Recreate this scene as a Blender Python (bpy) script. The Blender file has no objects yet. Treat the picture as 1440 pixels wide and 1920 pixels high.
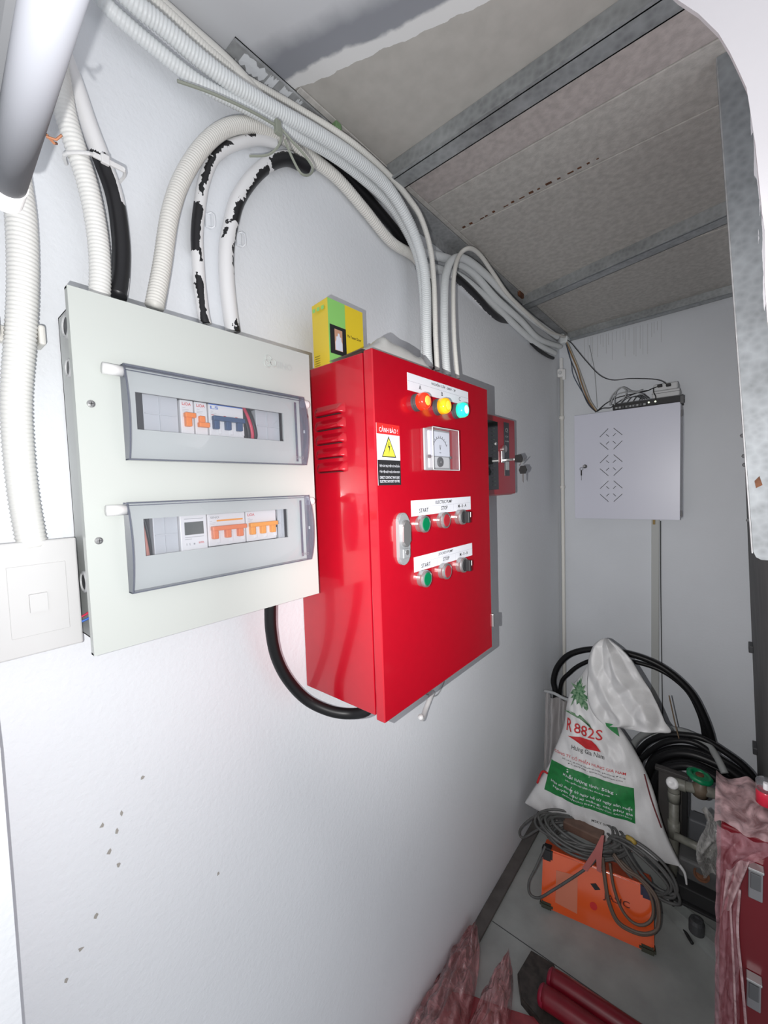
import bpy, bmesh, math, random
from mathutils import Vector, Matrix, noise
from mathutils.bvhtree import BVHTree
random.seed(4)
SC = bpy.context.scene
COL = SC.collection

# ------------------------------------------------------------------ camera, light, exposure
cam_d = bpy.data.cameras.new('camera'); cam = bpy.data.objects.new('camera', cam_d); COL.objects.link(cam)
cam_d.sensor_fit = 'HORIZONTAL'; cam_d.sensor_width = 36.0
cam_d.lens = 768.7 / 1440 * 36.0
cam_d.clip_start = 0.01
_r = Vector((0.76558345, 0.64244188, -0.03391779)); _u = Vector((-0.00928133, 0.06374581, 0.99792301)); _f = Vector((-0.64326965, 0.76367853, -0.05476545))
cam.matrix_world = Matrix(((_r.x, _u.x, -_f.x, 0.6293), (_r.y, _u.y, -_f.y, 0.0364), (_r.z, _u.z, -_f.z, 1.4438), (0, 0, 0, 1)))
SC.camera = cam

world = bpy.data.worlds.new('world'); SC.world = world; world.use_nodes = True
world.node_tree.nodes['Background'].inputs[0].default_value = (0.93, 0.95, 1.0, 1)
world.node_tree.nodes['Background'].inputs[1].default_value = 0.72

fl = bpy.data.lights.new('phone_flash', 'POINT'); fl.energy = 12.5; fl.color = (1.0, 0.985, 0.97); fl.shadow_soft_size = 0.0012
flo = bpy.data.objects.new('phone_flash', fl); COL.objects.link(flo); flo.location = (0.579, 0.028, 1.430)
room_fill = bpy.data.lights.new('added_room_fill', 'SPOT'); room_fill.energy = 43.0; room_fill.color = (1.0, 0.985, 0.97); room_fill.shadow_soft_size = 0.0012; room_fill.spot_size = math.radians(90); room_fill.spot_blend = 1.0  # extra spot at the flash position, added to brighten the far end
room_fill_o = bpy.data.objects.new('added_room_fill', room_fill); COL.objects.link(room_fill_o); room_fill_o.location = (0.579, 0.028, 1.430)
room_fill_o.rotation_euler = (Vector((0.10, 1.95, 1.12)) - room_fill_o.location).to_track_quat('-Z', 'Y').to_euler()

SC.view_settings.view_transform = 'Standard'; SC.view_settings.look = 'None'
SC.view_settings.exposure = 0.0; SC.view_settings.gamma = 1.0; SC.view_settings.use_curve_mapping = False

# ------------------------------------------------------------------ materials
def M(name, col, rough=0.5, metal=0.0, coat=0.0, noise_amt=0.0, nscale=20.0, col2=None, bump=0.0, bscale=200.0, spec=0.5, emit=None, es=0.0):
    m = bpy.data.materials.new(name); m.use_nodes = True; nt = m.node_tree; b = nt.nodes['Principled BSDF']
    b.inputs['Base Color'].default_value = (*col, 1); b.inputs['Roughness'].default_value = rough; b.inputs['Metallic'].default_value = metal
    b.inputs['Coat Weight'].default_value = coat; b.inputs['Coat Roughness'].default_value = 0.08; b.inputs['Specular IOR Level'].default_value = spec
    if emit: b.inputs['Emission Color'].default_value = (*emit, 1); b.inputs['Emission Strength'].default_value = es
    tc = nt.nodes.new('ShaderNodeTexCoord')
    if noise_amt > 0 or col2:
        n = nt.nodes.new('ShaderNodeTexNoise'); n.inputs['Scale'].default_value = nscale; n.inputs['Detail'].default_value = 6
        nt.links.new(tc.outputs['Object'], n.inputs['Vector'])
        r = nt.nodes.new('ShaderNodeValToRGB'); c2 = col2 or tuple(c * (1 - noise_amt) for c in col)
        r.color_ramp.elements[0].position = 0.35; r.color_ramp.elements[1].position = 0.65
        r.color_ramp.elements[0].color = (*c2, 1); r.color_ramp.elements[1].color = (*col, 1)
        nt.links.new(n.outputs['Fac'], r.inputs['Fac']); nt.links.new(r.outputs['Color'], b.inputs['Base Color'])
    if bump > 0:
        n2 = nt.nodes.new('ShaderNodeTexNoise'); n2.inputs['Scale'].default_value = bscale; n2.inputs['Detail'].default_value = 3
        nt.links.new(tc.outputs['Object'], n2.inputs['Vector'])
        bp = nt.nodes.new('ShaderNodeBump'); bp.inputs['Strength'].default_value = bump; bp.inputs['Distance'].default_value = 0.002
        nt.links.new(n2.outputs['Fac'], bp.inputs['Height']); nt.links.new(bp.outputs['Normal'], b.inputs['Normal'])
    return m
def galv(name, base, rough=0.38):
    m = M(name, base, rough, 0.45); nt = m.node_tree; b = nt.nodes['Principled BSDF']; tc = nt.nodes.new('ShaderNodeTexCoord')
    v = nt.nodes.new('ShaderNodeTexVoronoi'); v.inputs['Scale'].default_value = 90
    n = nt.nodes.new('ShaderNodeTexNoise'); n.inputs['Scale'].default_value = 9; n.inputs['Detail'].default_value = 5
    nt.links.new(tc.outputs['Object'], v.inputs['Vector']); nt.links.new(tc.outputs['Object'], n.inputs['Vector'])
    a = nt.nodes.new('ShaderNodeMix'); a.data_type = 'FLOAT'; a.inputs[0].default_value = 0.75
    nt.links.new(v.outputs['Distance'], a.inputs[2]); nt.links.new(n.outputs['Fac'], a.inputs[3])
    r = nt.nodes.new('ShaderNodeValToRGB'); r.color_ramp.elements[0].position = 0.3; r.color_ramp.elements[1].position = 0.7
    r.color_ramp.elements[0].color = (*[c * 0.62 for c in base], 1); r.color_ramp.elements[1].color = (*[min(1, c * 1.15) for c in base], 1)
    nt.links.new(a.outputs[0], r.inputs['Fac']); nt.links.new(r.outputs['Color'], b.inputs['Base Color'])
    return m
def clear(name, tint, gloss=0.12, rough=0.05, diff=0.0, dcol=(1, 1, 1), noisy=False, gk=0.9):
    m = bpy.data.materials.new(name); m.use_nodes = True; nt = m.node_tree; nt.nodes.clear()
    o = nt.nodes.new('ShaderNodeOutputMaterial'); t = nt.nodes.new('ShaderNodeBsdfTransparent'); t.inputs[0].default_value = (*tint, 1)
    g = nt.nodes.new('ShaderNodeBsdfGlossy'); g.inputs['Roughness'].default_value = rough
    fr = nt.nodes.new('ShaderNodeLayerWeight'); fr.inputs['Blend'].default_value = 0.5; pw = nt.nodes.new('ShaderNodeMath'); pw.operation = 'POWER'; pw.inputs[1].default_value = 4.0; nt.links.new(fr.outputs['Facing'], pw.inputs[0])
    ad = nt.nodes.new('ShaderNodeMath'); ad.operation = 'MULTIPLY_ADD'; ad.inputs[1].default_value = gk; ad.inputs[2].default_value = 0.035 * gk + gloss * 0.15
    nt.links.new(pw.outputs[0], ad.inputs[0])
    base = t.outputs[0]
    if diff > 0:
        d = nt.nodes.new('ShaderNodeBsdfDiffuse'); d.inputs[0].default_value = (*dcol, 1); mx = nt.nodes.new('ShaderNodeMixShader'); mx.inputs[0].default_value = diff
        if noisy:
            tc = nt.nodes.new('ShaderNodeTexCoord'); n = nt.nodes.new('ShaderNodeTexNoise'); n.inputs['Scale'].default_value = 35; n.inputs['Detail'].default_value = 6; n.inputs['Distortion'].default_value = 1.5
            nt.links.new(tc.outputs['Object'], n.inputs['Vector']); mr = nt.nodes.new('ShaderNodeMapRange')
            mr.inputs['From Min'].default_value = 0.35; mr.inputs['From Max'].default_value = 0.7; mr.inputs['To Min'].default_value = diff * 0.5; mr.inputs['To Max'].default_value = min(0.95, diff * 1.6)
            nt.links.new(n.outputs['Fac'], mr.inputs['Value']); nt.links.new(mr.outputs[0], mx.inputs[0])
            bp = nt.nodes.new('ShaderNodeBump'); bp.inputs['Strength'].default_value = 0.6; bp.inputs['Distance'].default_value = 0.01
            nt.links.new(n.outputs['Fac'], bp.inputs['Height']); nt.links.new(bp.outputs[0], g.inputs['Normal']); nt.links.new(bp.outputs[0], fr.inputs['Normal'])
        nt.links.new(t.outputs[0], mx.inputs[1]); nt.links.new(d.outputs[0], mx.inputs[2]); base = mx.outputs[0]
    m2 = nt.nodes.new('ShaderNodeMixShader'); nt.links.new(ad.outputs[0], m2.inputs[0]); nt.links.new(base, m2.inputs[1]); nt.links.new(g.outputs[0], m2.inputs[2])
    nt.links.new(m2.outputs[0], o.inputs[0]); return m
def masked(name, mA, mB):
    """mA where vertex colour 'paint' is 0, mB where it is 1 (colours of two Principled copies mixed)."""
    m = bpy.data.materials.new(name); m.use_nodes = True; nt = m.node_tree; b = nt.nodes['Principled BSDF']
    at = nt.nodes.new('ShaderNodeAttribute'); at.attribute_name = 'paint'
    tc = nt.nodes.new('ShaderNodeTexCoord'); n = nt.nodes.new('ShaderNodeTexNoise'); n.inputs['Scale'].default_value = 160; n.inputs['Detail'].default_value = 4
    nt.links.new(tc.outputs['Object'], n.inputs['Vector'])
    s = nt.nodes.new('ShaderNodeMath'); s.operation = 'MULTIPLY_ADD'; s.inputs[1].default_value = 1.1; nt.links.new(n.outputs['Fac'], s.inputs[0])
    nt.links.new(at.outputs['Fac'], s.inputs[2])
    g = nt.nodes.new('ShaderNodeMath'); g.operation = 'GREATER_THAN'; g.inputs[1].default_value = 1.05; nt.links.new(s.outputs[0], g.inputs[0])
    mx = nt.nodes.new('ShaderNodeMix'); mx.data_type = 'RGBA'; mx.inputs[6].default_value = (*mA, 1); mx.inputs[7].default_value = (*mB, 1)
    nt.links.new(g.outputs[0], mx.inputs[0]); nt.links.new(mx.outputs[2], b.inputs['Base Color'])
    b.inputs['Roughness'].default_value = 0.38
    return m

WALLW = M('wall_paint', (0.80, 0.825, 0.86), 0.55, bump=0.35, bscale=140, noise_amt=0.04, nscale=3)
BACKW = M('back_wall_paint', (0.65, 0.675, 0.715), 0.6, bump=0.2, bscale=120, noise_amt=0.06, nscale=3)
# back wall: damp drip stains below the ceiling joint
CEMENT = M('cement_board', (0.56, 0.54, 0.51), 0.85, noise_amt=0.2, nscale=70, bump=0.25, bscale=300)
CEMENT2 = M('cement_board_rosy', (0.54, 0.49, 0.475), 0.85, noise_amt=0.2, nscale=70, bump=0.25, bscale=300)
GALV = galv('galvanised_steel', (0.40, 0.42, 0.43)); GALVD = galv('galvanised_steel_dull', (0.42, 0.43, 0.44), 0.6); GALVD.node_tree.nodes['Principled BSDF'].inputs['Metallic'].default_value = 0.1
FLOORM = M('grey_floor_paint', (0.36, 0.375, 0.365), 0.32, noise_amt=0.18, nscale=12, bump=0.15, bscale=90)
DARKB = M('dark_kerb', (0.115, 0.105, 0.10), 0.6, noise_amt=0.3, nscale=20)
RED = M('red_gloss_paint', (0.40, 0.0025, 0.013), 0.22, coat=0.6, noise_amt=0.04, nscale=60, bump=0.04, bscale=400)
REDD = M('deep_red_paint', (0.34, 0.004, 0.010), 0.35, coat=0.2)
BOARDM = M('light_grey_enamel', (0.53, 0.56, 0.535), 0.33, coat=0.1, bump=0.03, bscale=300)
BOARDS = M('grey_enamel_side', (0.50, 0.52, 0.51), 0.4)
PLGREY = M('grey_plastic_mask', (0.52, 0.54, 0.56), 0.4)
WHITEP = M('white_plastic', (0.74, 0.74, 0.74), 0.35)
WHITEC = M('corrugated_white_pvc', (0.80, 0.80, 0.775), 0.42)
COOLC = M('cool_white_pvc', (0.70, 0.73, 0.74), 0.42)
CREAMC = M('cream_pvc', (0.74, 0.73, 0.69), 0.45)
BLACK = M('black_rubber', (0.007, 0.007, 0.008), 0.42, spec=0.3)
BLACKM = M('matt_black', (0.015, 0.015, 0.016), 0.6)
INK = M('black_ink', (0.012, 0.012, 0.014), 0.6)
DGREY = M('dark_grey', (0.06, 0.062, 0.066), 0.45)
MGREY = M('mid_grey_plastic', (0.32, 0.33, 0.34), 0.45)
LGREY = M('light_grey_plastic', (0.55, 0.56, 0.57), 0.45)
ORANGE = M('orange_plastic', (0.85, 0.22, 0.02), 0.35); ORANGE2 = M('salmon_plastic', (0.78, 0.20, 0.06), 0.35); ORANGE3 = M('amber_plastic', (0.86, 0.33, 0.03), 0.35)
BLUET = M('navy_plastic', (0.03, 0.075, 0.17), 0.35); BLUE = M('blue_wire', (0.03, 0.14, 0.55), 0.4); PINKW = M('red_wire', (0.60, 0.03, 0.08), 0.4)
SALW = M('pink_brown_wire', (0.55, 0.22, 0.17), 0.45)
CHROME = M('satin_metal', (0.45, 0.45, 0.45), 0.3, 0.8); CHROMEP = M('silver_paint', (0.30, 0.31, 0.32), 0.42, 0.25)
GREENB = M('green_button', (0.0, 0.16, 0.06), 0.3); REDB = M('red_button', (0.35, 0.02, 0.03), 0.3)
LREDM = M('lit_red_lens', (0.85, 0.02, 0.01), 0.15, emit=(1.0, 0.05, 0.01), es=0.7); LREDC = M('lit_red_core', (1, 0.3, 0.05), 0.2, emit=(1.0, 0.28, 0.04), es=1.3)
LYELM = M('lit_amber_lens', (0.85, 0.38, 0.01), 0.15, emit=(1.0, 0.42, 0.01), es=0.5); LYELC = M('lit_amber_core', (1, 0.6, 0.05), 0.2, emit=(1.0, 0.5, 0.02), es=0.8)
LGRNM = M('lit_green_lens', (0.02, 0.65, 0.42), 0.15, emit=(0.02, 0.9, 0.55), es=0.7); LGRNC = M('lit_green_core', (0.5, 1, 0.9), 0.2, emit=(0.45, 1.0, 0.85), es=1.2)
STICK = M('white_sticker', (0.70, 0.71, 0.76), 0.35); SRED = M('sticker_red', (0.62, 0.02, 0.02), 0.4); SYEL = M('sticker_yellow', (0.72, 0.68, 0.06), 0.4)
YELB = M('yellow_card', (0.78, 0.58, 0.03), 0.35); GRNB = M('light_green_card', (0.27, 0.62, 0.16), 0.35); BRNP = M('print_brown', (0.55, 0.30, 0.2), 0.5)
COVER = clear('smoky_clear_cover', (0.90, 0.91, 0.94), 0.06, 0.03, 0.07, (0.62, 0.66, 0.74)); COVERE = clear('smoky_cover_edge', (0.42, 0.44, 0.52), 0.3, 0.08, 0.25, (0.35, 0.38, 0.46))
GLASSB = clear('clear_plastic', (0.95, 0.955, 0.97), 0.1, 0.04, 0.07, (0.8, 0.8, 0.85)); SHEETM = clear('greyish_plastic_sheet', (0.8, 0.8, 0.78), 0.1, 0.3, 0.92, (0.55, 0.55, 0.53))
PFILM = clear('pink_plastic_film', (0.86, 0.60, 0.64), 0.1, 0.25, 0.30, (0.42, 0.22, 0.25), True, 0.45); CFILM = clear('pale_plastic_film', (0.82, 0.66, 0.68), 0.1, 0.3, 0.55, (0.42, 0.29, 0.30), True, 0.35); FFILM = clear('floor_pink_film', (0.90, 0.66, 0.67), 0.2, 0.14, 0.42, (0.62, 0.30, 0.31), True, 1.8)
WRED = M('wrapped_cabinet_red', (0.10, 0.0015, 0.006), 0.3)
GFILM = clear('milky_plastic_film', (0.7, 0.7, 0.69), 0.4, 0.2, 0.5, (0.5, 0.49, 0.47), True)
PAINTEDK = masked('part_painted_cable', (0.80, 0.80, 0.81), (0.012, 0.012, 0.014))
ORBOX = M('orange_enamel', (0.78, 0.105, 0.02), 0.22, coat=0.4, bump=0.25, bscale=30); OLIVE = M('olive_corner_pad', (0.045, 0.048, 0.03), 0.6)
CABLEG = M('grey_cable', (0.10, 0.10, 0.098), 0.55, noise_amt=0.3, nscale=40); CABLEB = M('brown_grey_cable', (0.125, 0.09, 0.07), 0.55)
SACKM = M('woven_white_sack', (0.66, 0.66, 0.665), 0.45, bump=0.25, bscale=420, noise_amt=0.08, nscale=14)
SGREEN = M('print_green', (0.01, 0.20, 0.045), 0.5, noise_amt=0.25, nscale=60); SGRND = M('print_dark_green', (0.01, 0.10, 0.03), 0.5, noise_amt=0.5, nscale=90, col2=(0.2, 0.32, 0.2)); SREDP = M('print_red', (0.50, 0.02, 0.025), 0.5); SINK = M('print_ink', (0.05, 0.05, 0.05), 0.5)
GVALVE = M('green_handwheel', (0.0, 0.17, 0.065), 0.45); PIPEG = M('dull_pipe', (0.21, 0.21, 0.18), 0.45, noise_amt=0.35, nscale=40); RUST = M('rust', (0.16, 0.06, 0.025), 0.8, noise_amt=0.5, nscale=60)
DARKW = M('dark_plate_and_wall_shade', (0.075, 0.070, 0.068), 0.6, noise_amt=0.5, nscale=9)  # dark pump plates; on the right wall this colour stands in for shade
TUBEM = M('tube_diffuser', (0.13, 0.135, 0.15), 0.5, spec=0.2)
SWITCHM = M('switch_plastic', (0.60, 0.60, 0.60), 0.4); GREYT = M('grey_green_tie', (0.28, 0.30, 0.25), 0.5)

# ------------------------------------------------------------------ helpers
class MB:
    def __init__(s): s.bm = bmesh.new(); s.paint = None
    def box(s, x0, y0, z0, x1, y1, z1, bev=0.0, mi=0, rot=None):
        r = bmesh.ops.create_cube(s.bm, size=1.0); vs = r['verts']
        for v in vs: v.co = Vector(((x0 + x1) / 2 + v.co.x * (x1 - x0), (y0 + y1) / 2 + v.co.y * (y1 - y0), (z0 + z1) / 2 + v.co.z * (z1 - z0)))
        if rot: bmesh.ops.transform(s.bm, matrix=rot, verts=vs)
        if bev > 0:
            es = list({e for v in vs for e in v.link_edges})
            bmesh.ops.bevel(s.bm, geom=es, offset=bev, segments=2, affect='EDGES', profile=0.5)
        return s
    def cyl(s, p0, p1, r, r2=None, seg=20, caps=True):
        p0 = Vector(p0); p1 = Vector(p1); d = p1 - p0; r2 = r if r2 is None else r2
        q = bmesh.ops.create_cone(s.bm, cap_ends=caps, segments=seg, radius1=r, radius2=r2, depth=d.length)
        m = Matrix.Translation((p0 + p1) / 2) @ d.to_track_quat('Z', 'Y').to_matrix().to_4x4()
        bmesh.ops.transform(s.bm, matrix=m, verts=q['verts']); return s
    def lathe(s, p0, axis, prof, seg=24):
        """prof: list of (distance along axis, radius)"""
        a = Vector(axis).normalized(); q = a.to_track_quat('Z', 'Y').to_matrix(); p0 = Vector(p0); rings = []
        for (h, r) in prof: rings.append([s.bm.verts.new(p0 + a * h + q @ Vector((r * math.cos(2 * math.pi * i / seg), r * math.sin(2 * math.pi * i / seg), 0))) for i in range(seg)])
        for A, B in zip(rings, rings[1:]):
            for i in range(seg): s.bm.faces.new((A[i], A[(i + 1) % seg], B[(i + 1) % seg], B[i]))
        if prof[0][1] > 1e-6: s.bm.faces.new(rings[0][::-1])
        if prof[-1][1] > 1e-6: s.bm.faces.new(rings[-1])
        return s
    def poly(s, pts, n, t):
        """flat polygon pts extruded along n by t"""
        n = Vector(n).normalized() * t; a = [s.bm.verts.new(Vector(p)) for p in pts]; b = [s.bm.verts.new(Vector(p) + n) for p in pts]
        k = len(pts); s.bm.faces.new(a[::-1]); s.bm.faces.new(b)
        for i in range(k): s.bm.faces.new((a[i], a[(i + 1) % k], b[(i + 1) % k], b[i]))
        return s
    def tube(s, pts, r, step=0.006, seg=14, corr=0.0, pitch=0.0047, closed=False, mask=None, rr=None):
        P = resample(pts, step if not corr else pitch / 4, closed); n = len(P); rings = []; N = None
        if mask and s.paint is None: s.paint = s.bm.verts.layers.float.new('paint')
        for i, p in enumerate(P):
            t = (P[(i + 1) % n] - P[i - 1]) if closed else (P[min(i + 1, n - 1)] - P[max(i - 1, 0)])
            t = t.normalized() if t.length > 1e-9 else Vector((0, 0, 1))
            if N is None: N = t.cross(Vector((0, 0, 1)) if abs(t.z) < 0.9 else Vector((1, 0, 0))).normalized()
            N = (N - t * N.dot(t)).normalized(); B = t.cross(N)
            rad = r * (1 - corr * (0, 0.75, 1, 0.75)[i % 4]) if corr else r
            if rr: rad *= rr(i / max(1, n - 1))
            ring = []
            for k in range(seg):
                a = 2 * math.pi * k / seg; d = N * math.cos(a) + B * math.sin(a); v = s.bm.verts.new(p + d * rad)
                if mask: v[s.paint] = mask(i / (n - 1), d, v.co)
                ring.append(v)
            rings.append(ring)
        for i in range(n if closed else n - 1):
            A, Bq = rings[i], rings[(i + 1) % n]
            for k in range(seg): s.bm.faces.new((A[k], A[(k + 1) % seg], Bq[(k + 1) % seg], Bq[k]))
        if not closed: s.bm.faces.new(rings[0][::-1]); s.bm.faces.new(rings[-1])
        return s
    def grid(s, f, nu, nv, flip=False):
        V = [[s.bm.verts.new(Vector(f(i / nu, j / nv))) for i in range(nu + 1)] for j in range(nv + 1)]
        for j in range(nv):
            for i in range(nu):
                q = (V[j][i], V[j][i + 1], V[j + 1][i + 1], V[j + 1][i])
                try: s.bm.faces.new(q[::-1] if flip else q)
                except Exception: pass
        return V
    def build(s, name, mat, parent=None, smooth=False, weld=False):
        if weld: bmesh.ops.remove_doubles(s.bm, verts=s.bm.verts, dist=1e-5)
        bmesh.ops.recalc_face_normals(s.bm, faces=s.bm.faces)
        me = bpy.data.meshes.new(name); s.bm.to_mesh(me); s.bm.free()
        for m in (mat if isinstance(mat, (list, tuple)) else [mat]): me.materials.append(m)
        o = bpy.data.objects.new(name, me); COL.objects.link(o)
        if smooth: me.shade_smooth()
        if s.paint is not None and 'paint' in me.attributes: pass
        finish(o, parent); return o
def root_loc(p):
    while p.parent: p = p.parent
    return p.get('_o', None) or list(p.location)
def finish(o, parent):
    me = o.data
    if parent is None:
        xs = [v.co for v in me.vertices]
        c = Vector(((min(v.x for v in xs) + max(v.x for v in xs)) / 2, (min(v.y for v in xs) + max(v.y for v in xs)) / 2, min(v.z for v in xs)))
        me.transform(Matrix.Translation(-c)); o.location = c
    else:
        me.transform(Matrix.Translation(-Vector(base_of(parent)))); o.parent = parent
def base_of(p):
    q = p
    while q.parent: q = q.parent
    return q.location
def tag(o, label=None, cat=None, group=None, kind=None):
    if label: o['label'] = label
    if cat: o['category'] = cat
    if group: o['group'] = group
    if kind: o['kind'] = kind
    return o
def thing(name, loc, label, cat, group=None):
    o = bpy.data.objects.new(name, None); COL.objects.link(o); o.location = loc; o.empty_display_size = 0.05
    return tag(o, label, cat, group)
def resample(pts, step, closed=False):
    P = [Vector(p) for p in pts]; n = len(P); out = []
    def cr(a, b, c, d, t): return 0.5 * ((2 * b) + (c - a) * t + (2 * a - 5 * b + 4 * c - d) * t * t + (-a + 3 * b - 3 * c + d) * t ** 3)
    dense = []
    for i in range(n if closed else n - 1):
        a = P[(i - 1) % n] if closed else P[max(i - 1, 0)]; b = P[i]; c = P[(i + 1) % n]; d = P[(i + 2) % n] if closed else P[min(i + 2, n - 1)]
        for k in range(16): dense.append(cr(a, b, c, d, k / 16))
    dense.append(P[0].copy() if closed else P[-1].copy())
    L = [0]
    for a, b in zip(dense, dense[1:]): L.append(L[-1] + (b - a).length)
    m = max(2, int(round(L[-1] / step))); j = 0
    for i in range(m if closed else m + 1):
        d = L[-1] * i / m
        while j < len(L) - 2 and L[j + 1] < d: j += 1
        t = (d - L[j]) / max(1e-9, L[j + 1] - L[j]); out.append(dense[j].lerp(dense[j + 1], min(1, t)))
    return out
def text_verts(body, size, bold=0.008):
    c = bpy.data.curves.new('t', 'FONT'); c.body = body; c.size = size; c.align_x = 'CENTER'; c.align_y = 'CENTER'; c.resolution_u = 2; c.offset = bold
    o = bpy.data.objects.new('t', c); COL.objects.link(o); me = bpy.data.meshes.new_from_object(o)
    V = [v.co.copy() for v in me.vertices]; F = [list(p.vertices) for p in me.polygons]
    bpy.data.objects.remove(o); bpy.data.curves.remove(c); bpy.data.meshes.remove(me)
    return V, F
def lettering(lines, mat, parent, R, U, n, fn=None, off=0.0004, name='lettering'):
    """lines: (text, centre xyz, height, width or None). One mesh of flat print on plane (R right, U up, n normal)."""
    R = Vector(R); U = Vector(U); n = Vector(n); bm = bmesh.new()
    for (txt, c, h, w) in lines:
        V, F = text_verts(txt, 1.0)
        if not V: continue
        x0 = min(v.x for v in V); x1 = max(v.x for v in V); y0 = min(v.y for v in V); y1 = max(v.y for v in V)
        sy = h / max(1e-6, y1 - y0); sx = (w / (x1 - x0)) if w else sy; cx = (x0 + x1) / 2; cy = (y0 + y1) / 2
        vs = []
        for v in V:
            p = Vector(c) + R * ((v.x - cx) * sx) + U * ((v.y - cy) * sy) + n * off
            if fn: p = fn(p)
            vs.append(bm.verts.new(p))
        for f in F:
            try: bm.faces.new([vs[i] for i in f])
            except Exception: pass
    me = bpy.data.meshes.new(name); bm.to_mesh(me); bm.free(); me.materials.append(mat)
    o = bpy.data.objects.new(name, me); COL.objects.link(o); finish(o, parent); return o
def nz(p, s, seed=0): return noise.noise(Vector(p) * s + Vector((seed, seed * 1.7, seed * 0.3)))
XR, XU, XN = (0, 1, 0), (0, 0, 1), (1, 0, 0)      # left wall faces +x
YR, YU, YN = (1, 0, 0), (0, 0, 1), (0, -1, 0)     # back wall faces -y
# ------------------------------------------------------------------ setting
def struct(name, mb, mat, parent=None, smooth=False, label=None):
    o = mb.build(name, mat, parent, smooth)
    if parent is None: o['kind'] = 'structure'
    if label: o['label'] = label
    return o
ZC = 2.143; D = 2.133
def sub_box(mb, x0, y0, z0, x1, y1, z1): return mb.box(x0, y0, z0, x1, y1, z1)
struct('wall_left', MB().box(-0.12, -0.35, 0, 0, D + 0.1, ZC + 0.05), WALLW, label='white painted wall carrying the electrical boxes')
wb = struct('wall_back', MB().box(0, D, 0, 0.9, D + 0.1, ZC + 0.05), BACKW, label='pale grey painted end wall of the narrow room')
# right side lining, leaning as seen; its shade is put into the dark colour
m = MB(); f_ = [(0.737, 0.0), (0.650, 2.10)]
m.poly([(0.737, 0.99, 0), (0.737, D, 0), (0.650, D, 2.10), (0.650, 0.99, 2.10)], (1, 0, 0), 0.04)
wr = struct('wall_right', m, DARKW, label='side lining at the right edge, its shade put into a dark colour')
m = MB()
for z in (0.42, 0.80): m.box(0.724 - 0.0414 * z, D - 0.12, z, 0.737 - 0.0414 * z, D - 0.06, z + 0.025, 0.002)
m.build('bracket', DGREY, wr)
struct('floor', MB().box(-0.12, -0.35, -0.06, 1.0, D + 0.1, 0), FLOORM, label='grey painted floor')
struct('baseboard_left', MB().box(0.0005, -0.3, 0.0005, 0.040, D, 0.012, 0.003), DARKB, label='dark strip along the foot of the wall')
MB().box(0.041, 1.220, 0.0003, 0.9, 1.2225, 0.0008).build('floor_joint', DGREY, bpy.data.objects['floor'])
ce = struct('ceiling', MB().box(-0.12, -0.35, ZC + 0.012, 1.0, D + 0.1, ZC + 0.05), CEMENT, label='ceiling of cement boards on steel channels')
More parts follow.
